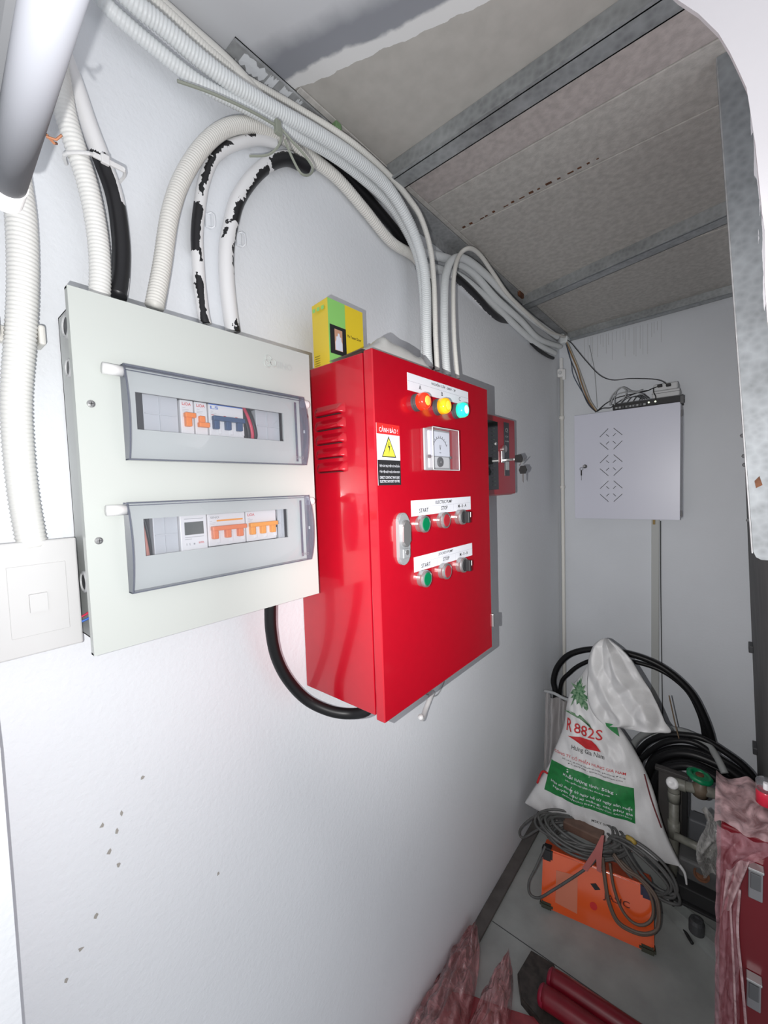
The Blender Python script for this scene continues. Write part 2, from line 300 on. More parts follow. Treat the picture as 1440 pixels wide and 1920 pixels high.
# painted first board: white paint with a ragged edge; the board itself changes colour along an oblique line
def paint_board():
    mm = bpy.data.materials.new('part_painted_board'); mm.use_nodes = True; nt = mm.node_tree; b = nt.nodes['Principled BSDF']; b.inputs['Roughness'].default_value = 0.7
    tc = nt.nodes.new('ShaderNodeNewGeometry'); sp = nt.nodes.new('ShaderNodeSeparateXYZ'); nt.links.new(tc.outputs['Position'], sp.inputs[0])
    n = nt.nodes.new('ShaderNodeTexNoise'); n.inputs['Scale'].default_value = 30; n.inputs['Detail'].default_value = 5; nt.links.new(tc.outputs['Position'], n.inputs['Vector'])
    # d = y - 0.513 - 0.34*x + noise
    a = nt.nodes.new('ShaderNodeMath'); a.operation = 'MULTIPLY_ADD'; a.inputs[1].default_value = -0.34; nt.links.new(sp.outputs['X'], a.inputs[0]); nt.links.new(sp.outputs['Y'], a.inputs[2])
    a2 = nt.nodes.new('ShaderNodeMath'); a2.operation = 'MULTIPLY_ADD'; a2.inputs[1].default_value = 0.02; nt.links.new(n.outputs['Fac'], a2.inputs[0]); nt.links.new(a.outputs[0], a2.inputs[2])
    r = nt.nodes.new('ShaderNodeValToRGB'); r.color_ramp.interpolation = 'CONSTANT'; e = r.color_ramp.elements
    mr = nt.nodes.new('ShaderNodeMapRange'); mr.inputs['From Min'].default_value = 0.30; mr.inputs['From Max'].default_value = 0.60; nt.links.new(a2.outputs[0], mr.inputs['Value'])
    e[0].position = 0.0; e[0].color = (1, 1, 1, 1); e[1].position = 0.745; e[1].color = (0, 0, 0, 1)
    nt.links.new(mr.outputs[0], r.inputs['Fac'])
    # smear of thin grey-blue paint inside the white
    r2 = nt.nodes.new('ShaderNodeValToRGB'); r2.color_ramp.elements[0].position = 0.0; r2.color_ramp.elements[0].color = (0.60, 0.61, 0.63, 1)
    r2.color_ramp.elements[1].position = 1.0; r2.color_ramp.elements[1].color = (0.74, 0.74, 0.74, 1)
    for ps, c in ((0.44, (0.55, 0.56, 0.585)), (0.56, (0.25, 0.26, 0.29)), (0.655, (0.27, 0.28, 0.31)), (0.675, (0.72, 0.72, 0.72))):
        q = r2.color_ramp.elements.new(ps); q.color = (*c, 1)
    n3 = nt.nodes.new('ShaderNodeTexNoise'); n3.inputs['Scale'].default_value = 7; n3.inputs['Detail'].default_value = 4; nt.links.new(tc.outputs['Position'], n3.inputs['Vector'])
    a3 = nt.nodes.new('ShaderNodeMath'); a3.operation = 'MULTIPLY_ADD'; a3.inputs[1].default_value = 0.10; nt.links.new(n3.outputs['Fac'], a3.inputs[0]); nt.links.new(mr.outputs[0], a3.inputs[2])
    a4 = nt.nodes.new('ShaderNodeMath'); a4.operation = 'SUBTRACT'; a4.inputs[1].default_value = 0.05; nt.links.new(a3.outputs[0], a4.inputs[0]); nt.links.new(a4.outputs[0], r2.inputs['Fac'])
    cm = nt.nodes.new('ShaderNodeMix'); cm.data_type = 'RGBA'; nt.links.new(r.outputs['Color'], cm.inputs[0]); cm.inputs[6].default_value = (0.47, 0.45, 0.42, 1)
    n4 = nt.nodes.new('ShaderNodeTexNoise'); n4.inputs['Scale'].default_value = 35; n4.inputs['Detail'].default_value = 6; nt.links.new(tc.outputs['Position'], n4.inputs['Vector'])
    r4 = nt.nodes.new('ShaderNodeValToRGB'); r4.color_ramp.elements[0].color = (0.38, 0.365, 0.34, 1); r4.color_ramp.elements[1].color = (0.52, 0.50, 0.47, 1); nt.links.new(n4.outputs['Fac'], r4.inputs['Fac'])
    nt.links.new(r4.outputs['Color'], cm.inputs[6]); nt.links.new(r2.outputs['Color'], cm.inputs[7]); nt.links.new(cm.outputs[2], b.inputs['Base Color'])
    return mm
PBOARD = paint_board()
def board(y0, y1, mat, lab=None, dz=0.0, x0=0.0):
    o = MB().box(x0, y0, ZC - dz, 0.9, y1, ZC + 0.011, 0.0015).build('ceiling_board', mat, ce)
    if lab: o['label'] = lab
board(-0.35, 0.765, PBOARD, 'cement board half covered in white paint')
board(0.769, 0.925, CEMENT2, 'narrow rosy grey cement strip')
board(0.928, 1.075, CEMENT); board(1.078, 1.575, CEMENT); board(1.578, D, CEMENT)
# screw marks dashed along the board joint
m = MB()
for i in range(16):
    x = 0.075 + 0.022 * i + random.uniform(-.005, .005); m.box(x, 1.069 + random.uniform(-.003, .003) - 0.03 * x, ZC - 0.0012, x + random.uniform(.004, .014), 1.073 - 0.03 * x, ZC + 0.001)
m.build('screw_marks', RUST, ce)['kind'] = 'stuff'
# steel channels across the ceiling
def channel(n, a, b, w, drop, lab, x0=0.045, x1=0.9, mat=GALV):
    """C channel from y=a (at x0) to y=b (at x=0.585), width w, hanging drop"""
    dy = (b - a) / (0.585 - x0); e = a + dy * (x1 - x0); t = 0.0025
    m = MB()
    def slab(o0, o1, z0, z1):
        m.poly([(x0, a + o0, z0), (x0, a + o1, z0), (x1, e + o1, z0), (x1, e + o0, z0)], (0, 0, 1), z1 - z0)
    slab(0, w, ZC - drop, ZC - drop + t); slab(0, t, ZC - drop, ZC - 0.0005); slab(w - t, w, ZC - drop, ZC - 0.0005)
    slab(-0.006, 0.0, ZC - drop, ZC - drop + t)
    o = m.build('trim_%d' % n, mat); o['kind'] = 'structure'; o['label'] = lab
    return o
b1 = channel(1, 0.764, 0.758, 0.038, 0.038, 'nearest galvanised steel channel across the ceiling')
b2 = channel(2, 1.575, 1.440, 0.044, 0.038, 'middle galvanised steel channel across the ceiling', x0=0.04)
b3 = channel(3, 2.092, 2.040, 0.040, 0.030, 'farthest steel channel, along the top of the end wall', x0=0.05)
m = MB().box(0.0005, 0.415, ZC - 0.030, 0.003, 2.10, ZC - 0.0008).box(0.0005, 0.415, ZC - 0.003, 0.046, 2.10, ZC - 0.0008).box(0.0445, 0.415, ZC - 0.007, 0.046, 2.10, ZC - 0.001)
m.poly([(0.003, 0.430, ZC - 0.024), (0.020, 0.430, ZC - 0.004), (0.003, 0.430, ZC - 0.004)], (0, 1, 0), 0.002)
struct('trim_4', m, GALVD, label='thin steel track along the top of the left wall')
m = MB(); random.seed(3)
for (y0, y1, dz) in ((0.436, 0.480, 0.02), (0.484, 0.498, 0.010), (0.510, 0.526, 0.012), (0.54, 0.55, 0.01)):
    n_ = 9; pts = [(0.005 + 0.038 * random.uniform(.75, 1), y0 + (y1 - y0) * i / n_, ZC - 0.0031) for i in range(n_ + 1)] + [(0.004 + 0.02 * random.uniform(0, 1), y0 + (y1 - y0) * i / n_, ZC - 0.0031) for i in range(n_, -1, -1)]; m.poly(pts, (0, 0, -1), 0.0006)
m.build('paint_dab', WALLW, bpy.data.objects['trim_4'])
m = MB(); m.box(0.047, 0.53, ZC - 0.004, 0.058, 2.05, ZC - 0.0012, 0.001); m.build('joint_filler', CEMENT, ce)
# rust at the joint
MB().box(0.041, 1.52, ZC - 0.020, 0.05, 1.56, ZC - 0.002, 0.002).build('rust_patch', RUST, bpy.data.objects['trim_4'])
# galvanised jamb at right with a brushed edge of white paint
def jamb_mat():
    mm = galv('galvanised_jamb_part_painted', (0.27, 0.29, 0.305), 0.62); nt = mm.node_tree; b = nt.nodes['Principled BSDF']
    src = b.inputs['Base Color'].links[0].from_socket
    g = nt.nodes.new('ShaderNodeNewGeometry'); sp = nt.nodes.new('ShaderNodeSeparateXYZ'); nt.links.new(g.outputs['Position'], sp.inputs[0])
    mp = nt.nodes.new('ShaderNodeMapping'); mp.inputs['Scale'].default_value = (220, 1, 14); nt.links.new(g.outputs['Position'], mp.inputs['Vector'])
    n = nt.nodes.new('ShaderNodeTexNoise'); n.inputs['Scale'].default_value = 1; n.inputs['Detail'].default_value = 4; nt.links.new(mp.outputs[0], n.inputs['Vector'])
    # painted where x > xe(z): float curve in z
    fc = nt.nodes.new('ShaderNodeFloatCurve'); c = fc.mapping.curves[0]
    mr = nt.nodes.new('ShaderNodeMapRange'); mr.inputs['From Min'].default_value = 1.3; mr.inputs['From Max'].default_value = 2.2; nt.links.new(sp.outputs['Z'], mr.inputs['Value'])
    pts = [(0.0, 0.98), (0.25, 1.0), (0.34, 0.97), (0.42, 0.80), (0.52, 0.68), (0.60, 0.66), (0.72, 0.56), (0.83, 0.50), (1.0, 0.50)]
    c.points[0].location = pts[0]; c.points[1].location = pts[-1]
    for p in pts[1:-1]: c.points.new(*p)
    fc.mapping.update(); nt.links.new(mr.outputs[0], fc.inputs['Value'])
    mx_ = nt.nodes.new('ShaderNodeMapRange'); mx_.inputs['From Min'].default_value = 0.60; mx_.inputs['From Max'].default_value = 0.70; nt.links.new(sp.outputs['X'], mx_.inputs['Value'])
    a = nt.nodes.new('ShaderNodeMath'); a.operation = 'MULTIPLY_ADD'; a.inputs[1].default_value = 0.22; nt.links.new(n.outputs['Fac'], a.inputs[0]); nt.links.new(mx_.outputs[0], a.inputs[2])
    a1 = nt.nodes.new('ShaderNodeMath'); a1.operation = 'SUBTRACT'; a1.inputs[1].default_value = 0.11; nt.links.new(a.outputs[0], a1.inputs[0])
    gt = nt.nodes.new('ShaderNodeMath'); gt.operation = 'GREATER_THAN'; nt.links.new(a1.outputs[0], gt.inputs[0]); nt.links.new(fc.outputs[0], gt.inputs[1])
    cm = nt.nodes.new('ShaderNodeMix'); cm.data_type = 'RGBA'; nt.links.new(gt.outputs[0], cm.inputs[0]); nt.links.new(src, cm.inputs[6]); cm.inputs[7].default_value = (0.72, 0.71, 0.74, 1); nt.links.new(cm.outputs[2], b.inputs['Base Color'])
    iv = nt.nodes.new('ShaderNodeMath'); iv.operation = 'MULTIPLY_ADD'; iv.inputs[1].default_value = -0.15; iv.inputs[2].default_value = 0.15; nt.links.new(gt.outputs[0], iv.inputs[0]); nt.links.new(iv.outputs[0], b.inputs['Metallic'])
    return mm
m = MB()
pf = [(0.6078, 0.96, ZC - .001), (0.662, 0.96, 1.318), (0.6655, 0.96, 1.309), (0.672, 0.96, 1.305), (0.90, 0.96, 1.303), (0.90, 0.96, ZC - .001)]
m.poly(pf, (0, 1, 0), 0.002)
j = m.build('door_jamb_sheet', jamb_mat()); j.name = 'trim_5'; j['kind'] = 'structure'; j['label'] = 'galvanised steel sheet jamb with white brush strokes, at the right edge'
m = MB(); m.poly([(0.6060, 0.962, ZC - .001), (0.6600, 0.962, 1.315), (0.6600, 0.987, 1.315), (0.6060, 0.987, ZC - .001)], (1, 0, 0), 0.0018); m.build('folded_edge', GALVD, j)
m = MB()
for z in (1.515, 1.48, 1.465, 1.37): m.lathe((0.6598 - (z - 1.315) * 0.0645, 0.972, z), (-1, 0, 0), [(0, 0.0035), (0.0025, 0.003), (0.004, 0)], 8)
m.build('screw_tip', DGREY, j)
MB().poly([(0.664, 0.9595, 1.425), (0.672, 0.9595, 1.43), (0.668, 0.9595, 1.445), (0.662, 0.9595, 1.437)], (0, -1, 0), 0.0006).build('rust_mark', RUST, j)
# near white reveal with a rounded outline
pts = [(0.560, 1.990), (0.583, 1.949), (0.601, 1.922), (0.617, 1.892), (0.626, 1.868), (0.633, 1.846), (0.639, 1.826), (0.643, 1.811), (0.646, 1.77), (0.652, 1.70), (0.656, 1.684), (0.6545, 1.66), (0.6545, 1.635), (0.657, 1.598), (0.664, 1.54), (0.67, 1.45), (0.69, 1.30), (0.9, 1.30), (0.9, ZC), (0.44, ZC), (0.50, 2.08)]
m = MB(); m.poly([(x, 0.60, z) for x, z in pts], (0, 1, 0), 0.006)
es = [e for e in m.bm.edges if all(abs(v.co.y - 0.60) < 1e-4 for v in e.verts)]
bmesh.ops.bevel(m.bm, geom=es, offset=0.002, segments=2, affect='EDGES')
struct('trim_6', m, M('reveal_paint', (0.66, 0.64, 0.665), 0.6, bump=0.15, bscale=80), label='white plastered reveal with a curved edge, nearest at upper right')
# protruding wall edge at far left
m = MB()
m.poly([(0.100, 0.0840, 0.940), (0.100, 0.082, 0.55), (0.100, 0.078, 0.0), (0.100, -0.35, 0.0), (0.100, -0.35, ZC), (0.100, 0.08, ZC), (0.100, 0.083, 1.5), (0.100, 0.0845, 1.40), (0.100, 0.0845, 1.25), (0.100, 0.0855, 1.21), (0.100, 0.0850, 1.073)], (-1, 0, 0), 0.0995)
struct('trim_7', m, WALLW, label='raised white wall edge at the far left below the switch')
# wall marks
m = MB(); random.seed(8)
for (y, z) in ((0.1845, 1.014), (0.2065, 1.016), (0.200, 0.995), (0.190, 0.974), (0.199, 0.948), (0.170, 0.90), (0.135, 0.845), (0.152, 0.87), (0.235, 1.05), (0.335, 0.83)):
    pts = [(0.0003, y + 0.004 * math.cos(a) * random.uniform(.3, 1), z + 0.005 * math.sin(a) * random.uniform(.3, 1)) for a in (0, 1.2, 2.5, 3.7, 5)]
    m.poly(pts, (1, 0, 0), 0.0003)
m.build('scuff_mark', M('scuff', (0.36, 0.34, 0.31), 0.8), bpy.data.objects['wall_left'])
# damp drips on end wall
m = MB(); random.seed(5)
for i in range(24):
    x = 0.11 + 0.013 * i + random.uniform(-.004, .004); l = random.uniform(.03, .13); m.box(x, D - 0.0006, 2.108 - l, x + 0.0018, D - 0.0001, 2.108)
m.build('damp_drips', M('drip_stain', (0.48, 0.49, 0.51), 0.7), wb)['kind'] = 'stuff'
m = MB().tube([(0.132, D - .0012, 2.074), (0.150, D - .0012, 1.98), (0.158, D - .0012, 1.90), (0.164, D - .0012, 1.785)], 0.0016, seg=6); m.build('painted_thread', MGREY, wb)

# ------------------------------------------------------------------ conduits and cables on the wall
GC = 'white corrugated conduits on the left wall'
PATHS = {
'C1': [(0.030,0.143,1.799),(0.030,0.145,1.760),(0.030,0.144,1.715),(0.030,0.141,1.668),(0.030,0.136,1.620),(0.030,0.129,1.561),(0.030,0.127,1.509),(0.030,0.128,1.450),(0.030,0.132,1.393)],
'C2': [(0.030,0.183,2.030),(0.030,0.184,1.996),(0.030,0.187,1.964),(0.030,0.190,1.931),(0.030,0.193,1.898),(0.030,0.200,1.866),(0.030,0.211,1.823),(0.030,0.217,1.776),(0.033,0.217,1.730),(0.036,0.213,1.689)],
'K1': [(0.014,0.190,2.012),(0.014,0.197,1.985),(0.014,0.203,1.966),(0.014,0.209,1.949),(0.014,0.220,1.912),(0.014,0.233,1.875),(0.014,0.245,1.835),(0.016,0.248,1.782),(0.020,0.244,1.738),(0.030,0.235,1.701)],
'C3': [(0.045,0.273,1.696),(0.035,0.290,1.757),(0.030,0.308,1.838),(0.026,0.332,1.903),(0.024,0.369,1.970),(0.022,0.412,2.022),(0.020,0.463,2.057),(0.018,0.518,2.074),(0.016,0.574,2.077),(0.016,0.654,2.076),(0.016,0.733,2.054),(0.016,0.823,2.025),(0.015,0.919,2.028),(0.015,0.985,2.002)],
'B1': [(0.050,0.248,2.070),(0.050,0.276,2.066),(0.050,0.300,2.066),(0.050,0.347,2.062),(0.052,0.400,2.061),(0.055,0.460,2.067),(0.065,0.565,2.079),(0.070,0.651,2.085),(0.070,0.749,2.082),(0.070,0.823,2.045),(0.070,0.869,1.990),(0.072,0.882,1.920),(0.080,0.866,1.790),(0.088,0.858,1.724)],
'B2': [(0.030,0.229,2.069),(0.030,0.248,2.057),(0.030,0.268,2.053),(0.030,0.300,2.050),(0.032,0.342,2.045),(0.036,0.379,2.045),(0.042,0.451,2.057),(0.044,0.521,2.067),(0.044,0.606,2.083),(0.044,0.694,2.087),(0.044,0.780,2.079),(0.042,0.846,2.052),(0.040,0.895,2.011),(0.045,0.907,1.938),(0.052,0.900,1.831),(0.060,0.881,1.735)],
'B3': [(0.025,0.274,2.118),(0.025,0.313,2.118),(0.025,0.349,2.115),(0.025,0.389,2.111),(0.025,0.443,2.114),(0.035,0.543,2.127),(0.070,0.642,2.109),(0.070,0.761,2.109),(0.070,0.826,2.097),(0.075,0.865,2.071),(0.078,0.896,2.014),(0.080,0.905,1.934),(0.085,0.898,1.805),(0.090,0.894,1.725)],
'K4': [(0.012,0.599,2.108),(0.012,0.670,2.105),(0.012,0.751,2.088),(0.012,0.844,2.064),(0.012,0.912,2.040),(0.012,0.977,2.000),(0.012,0.992,1.894),(0.030,0.963,1.758)],
'C5': [(0.085,0.946,1.723),(0.075,0.956,1.813),(0.060,0.984,1.932),(0.050,1.012,2.007),(0.045,1.056,2.063),(0.045,1.122,2.093),(0.045,1.239,2.100),(0.045,1.416,2.086),(0.050,1.651,2.073),(0.050,1.939,2.083)],
'C6': [(0.088,0.994,1.724),(0.080,0.996,1.822),(0.070,1.013,1.939),(0.065,1.031,2.015),(0.062,1.067,2.075),(0.075,1.098,2.100),(0.075,1.162,2.108),(0.070,1.260,2.094),(0.068,1.383,2.068),(0.065,1.609,2.060),(0.060,1.803,2.067),(0.050,2.055,2.112)],
'C7': [(0.020,0.920,2.042),(0.020,1.020,2.069),(0.020,1.105,2.089),(0.025,1.208,2.095),(0.025,1.375,2.071),(0.025,1.582,2.060),(0.025,1.778,2.041),(0.030,2.042,2.071)],
'C8': [(0.012,0.941,2.014),(0.012,1.037,2.043),(0.012,1.149,2.066),(0.012,1.285,2.065),(0.012,1.491,2.047),(0.014,1.748,2.026),(0.020,1.997,2.034)],
'K5': [(0.012,1.103,2.058),(0.010,1.190,2.055),(0.008,1.273,2.046),(0.004,1.357,2.036),(0.000,1.450,2.035),(-0.006,1.557,2.056)],
'P1': [(0.012,0.360,1.706),(0.012,0.357,1.720),(0.012,0.354,1.759),(0.012,0.353,1.797),(0.012,0.354,1.837),(0.012,0.360,1.878),(0.012,0.370,1.923),(0.012,0.389,1.968),(0.012,0.421,2.005),(0.012,0.467,2.041),(0.012,0.505,2.059)],
'P2': [(0.012,0.405,1.707),(0.012,0.402,1.733),(0.012,0.399,1.782),(0.012,0.401,1.833),(0.012,0.411,1.878),(0.012,0.426,1.923),(0.012,0.455,1.972),(0.012,0.492,2.017),(0.012,0.533,2.048),(0.012,0.577,2.057)],
'LK': [(0.050,0.424,1.263),(0.045,0.426,1.217),(0.040,0.437,1.166),(0.040,0.459,1.116),(0.050,0.490,1.070),(0.080,0.519,1.046),(0.110,0.544,1.040),(0.140,0.554,1.053),(0.150,0.566,1.081)],
}

def conduit(key, r, mat, name, label, cat='conduit', group=None, corr=0.10, pitch=0.0047, seg=16, pts=None):
    o = MB().tube(pts or PATHS[key], r, corr=corr, pitch=pitch, seg=seg).build(name, mat, None, smooth=True); return tag(o, label, cat, group)
c1 = conduit('C1', 0.0145, WHITEC, 'corrugated_conduit', 'fat white corrugated conduit running down into the light switch', group=GC)
conduit('C2', 0.0118, WHITEC, 'corrugated_conduit', 'white corrugated conduit entering the grey board top beside the black cable', group=GC)
conduit('C3', 0.0118, CREAMC, 'corrugated_conduit', 'white corrugated conduit arching from grey board top up into the bundle', group=GC)
conduit('B1', 0.0120, COOLC, 'corrugated_conduit', 'broadest white conduit of the ceiling bundle, dropping leftmost to the red cabinet', group=GC)
conduit('B2', 0.0100, COOLC, 'corrugated_conduit', 'lower white conduit of the ceiling bundle passing behind the broadest one', group=GC)
tag(MB().tube([(0.016, 0.262, 2.126), (0.016, 0.315, 2.126), (0.016, 0.36, 2.124), (0.018, 0.405, 2.120), (0.020, 0.436, 2.113), (0.022, 0.47, 2.10)], 0.0125, seg=18).build('smooth_pipe', CREAMC, None, True), 'smooth cream pipe above the corrugated bundle by the ceiling', 'conduit')
conduit('B3', 0.0065, CREAMC, 'corrugated_conduit', 'thin cream conduit on the outer side of the bundle bend', group=GC, corr=0.09, pitch=0.004)
conduit('C5', 0.0108, COOLC, 'corrugated_conduit', 'white conduit rising from red cabinet and turning towards the end wall', group=GC)
conduit('C6', 0.0060, CREAMC, 'flexible_conduit', 'thin white conduit looping highest above the red cabinet', group=GC, corr=0.08, pitch=0.004)
conduit('C7', 0.0115, COOLC, 'flexible_conduit', 'upper conduit of the bundle heading to the room corner', group=GC)
conduit('C8', 0.0110, COOLC, 'flexible_conduit', 'lowest conduit of the bundle heading to the room corner', group=GC)
def mk1(t, d, p):
    if t > 0.985: return 1
    return 1.0 if (t > 0.44 + 0.05 * nz(p, 40) + (0.16 if d.y > 0.15 else 0)) and not (d.y > 0.85 and t > 0.9) else 0.0
def band_mask(iv, side, seed):
    def f(t, d, p):
        w = nz(p, 55, seed) * 0.7 + nz(p, 160, seed) * 0.4; s = d.dot(Vector(side).normalized())
        best = 0.0
        for (a, b, lo, hi) in iv:
            k = min((t - a) * 45, (b - t) * 45, (s - lo) * 2.6, (hi - s) * 2.6) + 0.9 * w
            best = max(best, 0.5 + 0.5 * max(-1, min(1, k)))
        return best
    return f
def pcable(key, r, name, label, mask, pts=None):
    o = MB().tube(pts or PATHS[key], r, step=0.0016, seg=26, mask=mask).build(name, PAINTEDK, None, smooth=True); return tag(o, label, 'cable', 'paint splashed cables')
pcable('K1', 0.0105, 'painted_cable', 'thick black cable, white painted at its upper end, entering the grey board', mk1)
pcable('P1', 0.0088, 'painted_cable', 'left of two arched cables, white paint broken by black patches', band_mask([(-0.1, 0.17, -0.7, 0.35), (0.21, 0.26, 0.1, 0.6), (0.25, 0.42, -1.3, 0.45), (0.46, 0.52, -0.4, 0.15), (0.50, 0.62, -0.4, 0.4), (0.62, 0.74, -0.4, 0.3), (0.84, 0.88, -0.2, 0.1)], (0.3, 0.95, 0.0), 3))
pcable('P2', 0.0118, 'painted_cable', 'right of two arched cables, white paint peeled to black along the inside', band_mask([(-0.1, 0.03, 0.1, 1.3), (0.20, 0.40, 0.75, 1.3), (0.33, 0.39, -0.6, -0.1), (0.40, 0.50, 0.1, 1.3), (0.49, 0.66, 0.62, 1.3), (0.64, 0.73, 0.35, 1.3), (0.76, 1.1, -0.1, 1.3)], (0.35, 0.8, -0.35), 9))
pcable('K5', 0.0120, 'painted_cable', 'ragged black cable stub under the corner bundle with white paint edges', band_mask([(0.02, 1.0, -0.55, 2)], (0.9, 0.2, 0.4), 5))
tag(MB().tube(PATHS['K4'], 0.0105, seg=14).build('black_cable', BLACK, None, True), 'black cable seen through the gap in the ceiling bundle', 'cable')
tag(MB().tube(PATHS['LK'], 0.0095, seg=18).build('black_cable', BLACK, None, True), 'thick black cable looping from grey board bottom under the red cabinet', 'cable')
o = tag(MB().tube([(0.055, 0.83, 0.885), (0.05, 0.845, 0.872), (0.035, 0.88, 0.872), (0.025, 0.915, 0.882), (0.013, 0.95, 0.885)], 0.0065, seg=12).build('white_conduit_stub', WHITEP, None, True), 'short white pipe stub below the red cabinet', 'conduit')
# cable ties
m = MB().tube([(0.058, 0.315, 2.000), (0.068, 0.359, 2.008), (0.074, 0.416, 2.018), (0.075, 0.462, 2.025)], 0.0021, seg=6)
m.tube([(0.075, 0.462, 2.029), (0.081, 0.485, 2.014), (0.083, 0.512, 2.004), (0.083, 0.528, 1.993), (0.083, 0.520, 1.978), (0.082, 0.503, 1.971), (0.081, 0.487, 1.986), (0.078, 0.475, 2.010)], 0.0020, seg=6)
m.tube([(0.078, 0.47, 2.022), (0.07, 0.470, 2.004), (0.05, 0.462, 1.994), (0.03, 0.44, 1.99)], 0.002, seg=6).box(0.073, 0.458, 2.012, 0.081, 0.468, 2.032, 0.001)
tag(m.build('cable_tie', GREYT), 'long grey green tie end sticking out of the ceiling bundle', 'cable tie')
m = MB().box(0.043, 0.214, 1.852, 0.046, 0.248, 1.858, 0.0008, rot=None).box(0.0425, 0.222, 1.850, 0.0475, 0.231, 1.861, 0.001)
m.tube([(0.044, 0.215, 1.855), (0.045, 0.205, 1.851), (0.03, 0.190, 1.849), (0.012, 0.195, 1.85)], 0.0022, seg=6).tube([(0.046, 0.246, 1.855), (0.03, 0.252, 1.857), (0.002, 0.250, 1.857)], 0.002, seg=6)
tag(m.build('cable_tie', WHITEP), 'white cable tie around corrugated conduit and painted black cable', 'cable tie')
m = MB().tube([(0.052, 0.585, 2.122), (0.055, 0.600, 2.124), (0.058, 0.615, 2.123)], 0.0022, seg=6).box(0.052, 0.606, 2.120, 0.066, 0.620, 2.131, 0.001)
tag(m.build('cable_tie', M('green_tie', (0.16, 0.27, 0.13), 0.5)), 'small green tie on top of the ceiling bundle', 'cable tie')
m = MB().box(0.0008, 0.110, 1.622, 0.012, 0.158, 1.640, 0.002)
for y in (0.1165, 0.1548):
    m.box(0.008, y - 0.0032, 1.620, 0.036, y + 0.0032, 1.642, 0.0025)
tag(m.build('conduit_clip', CREAMC), 'cream saddle clip holding the fat conduit above the switch', 'clip')
for (y, z, lb) in ((0.3795, 1.872, 'small white clip on the left painted cable arch'), (0.432, 1.866, 'small white clip on the right painted cable arch')):
    m = MB().tube([(0.004, y - 0.002, z + 0.010), (0.010, y + 0.004, z + 0.010), (0.010, y + 0.0045, z - 0.010), (0.004, y - 0.002, z - 0.010)], 0.0016, seg=6).box(0.0005, y - 0.006, z - 0.011, 0.004, y + 0.003, z + 0.011, 0.001)
    tag(m.build('cable_clip', WALLW), lb, 'clip', 'clips on the painted cables')
# wall corner vertical pipe
r = thing('corner_pipe', (0.016, 2.10, 0.0), 'thin white vertical pipe with a fitting in the room corner', 'pipe')
MB().cyl((0.016, 2.105, 0.02), (0.003 + 0.014, 2.105, 1.96), 0.0085, seg=14).build('pipe_run', CREAMC, r, True)
MB().box(0.002, 2.085, 1.945, 0.030, 2.118, 1.985, 0.006).cyl((0.016, 2.105, 1.985), (0.016, 2.105, 2.035), 0.009, seg=14).box(0.024, 2.088, 1.93, 0.038, 2.10, 1.98, 0.004).build('pipe_fitting', WHITEP, r)
MB().lathe((0.016, 2.085, 1.965), (0, -1, 0), [(0, 0.009), (0.004, 0.008), (0.004, 0.005), (0.002, 0.004), (0.002, 0)], 14).build('fitting_cap', LGREY, r)
for z in (1.75, 1.42): MB().cyl((0.016, 2.105, z), (0.016, 2.105, z + 0.014), 0.0115, seg=14).build('pipe_collar', CREAMC, r, True)

# ------------------------------------------------------------------ tube light upper left
r = thing('tube_light', (0.43, 0.078, 1.59), 'long white tube light crossing the upper left corner close by', 'light')
A = Vector((0.351, 0.0820, 1.6013)); B = Vector((0.515, 0.0750, 1.5945)); dx = (B - A).normalized()
MB().cyl(A + dx * 0.004, B, 0.0074, seg=40).build('tube_diffuser', TUBEM, r, True)
MB().lathe(A - dx * 0.012, dx, [(0, 0.0), (0.0, 0.0062), (0.002, 0.0078), (0.018, 0.0079), (0.018, 0.0072)], 40).build('end_cap', WHITEP, r)
MB().cyl(A + Vector((0.0, -0.0068, 0.0055)), B + Vector((0, -0.0068, 0.0055)), 0.0045, seg=10).build('strip_behind_tube', DGREY, r)  # thin dark strip running along behind the tube
m = MB().tube([A + Vector((0.052, 0.006, 0)), A + Vector((0.050, 0.0095, -0.001)), A + Vector((0.048, 0.0105, 0.001))], 0.0006, seg=6); m.tube([A + Vector((0.052, 0.006, -0.001)), A + Vector((0.053, 0.010, -0.0005)), A + Vector((0.055, 0.011, 0.001))], 0.0005, seg=6)
m.build('dark_speck', RUST, r)

# ------------------------------------------------------------------ light switch
r = thing('light_switch', (0.02, 0.131, 1.275), 'square white light switch box at the left edge below the fat conduit', 'switch')
MB().box(0.0008, 0.090, 1.278, 0.036, 0.168, 1.398, 0.003).build('back_box', SWITCHM, r)
MB().box(0.036, 0.086, 1.274, 0.0415, 0.170, 1.400, 0.0018).build('face_plate', SWITCHM, r)
MB().box(0.0413, 0.107, 1.296, 0.0427, 0.158, 1.374, 0.0005).build('inner_plate', SWITCHM, r)
MB().poly([(0.0425, 0.1235, 1.322), (0.0425, 0.139, 1.322), (0.0425, 0.139, 1.342), (0.0425, 0.1235, 1.342)], (1, 0, 0.0), 0.004).build('rocker', SWITCHM, r)
tag(MB().tube([(0.030, 0.160, 1.304), (0.034, 0.171, 1.303), (0.033, 0.181, 1.308)], 0.0014, seg=8).build('red_wire', PINKW, None, True), 'short red wire between light switch and grey board', 'wire')
tag(MB().tube([(0.030, 0.162, 1.299), (0.036, 0.171, 1.298), (0.036, 0.182, 1.302)], 0.0014, seg=8).build('blue_wire', BLUE, None, True), 'short blue wire between light switch and grey board', 'wire')

# ------------------------------------------------------------------ grey distribution board
r = thing('distribution_board', (0.04, 0.334, 1.2675), 'light grey distribution board with two clear covered breaker rows', 'electrical panel')
W1 = (0.2285, 0.4415, 1.526, 1.5705); W2 = (0.2285, 0.4415, 1.3725, 1.418)
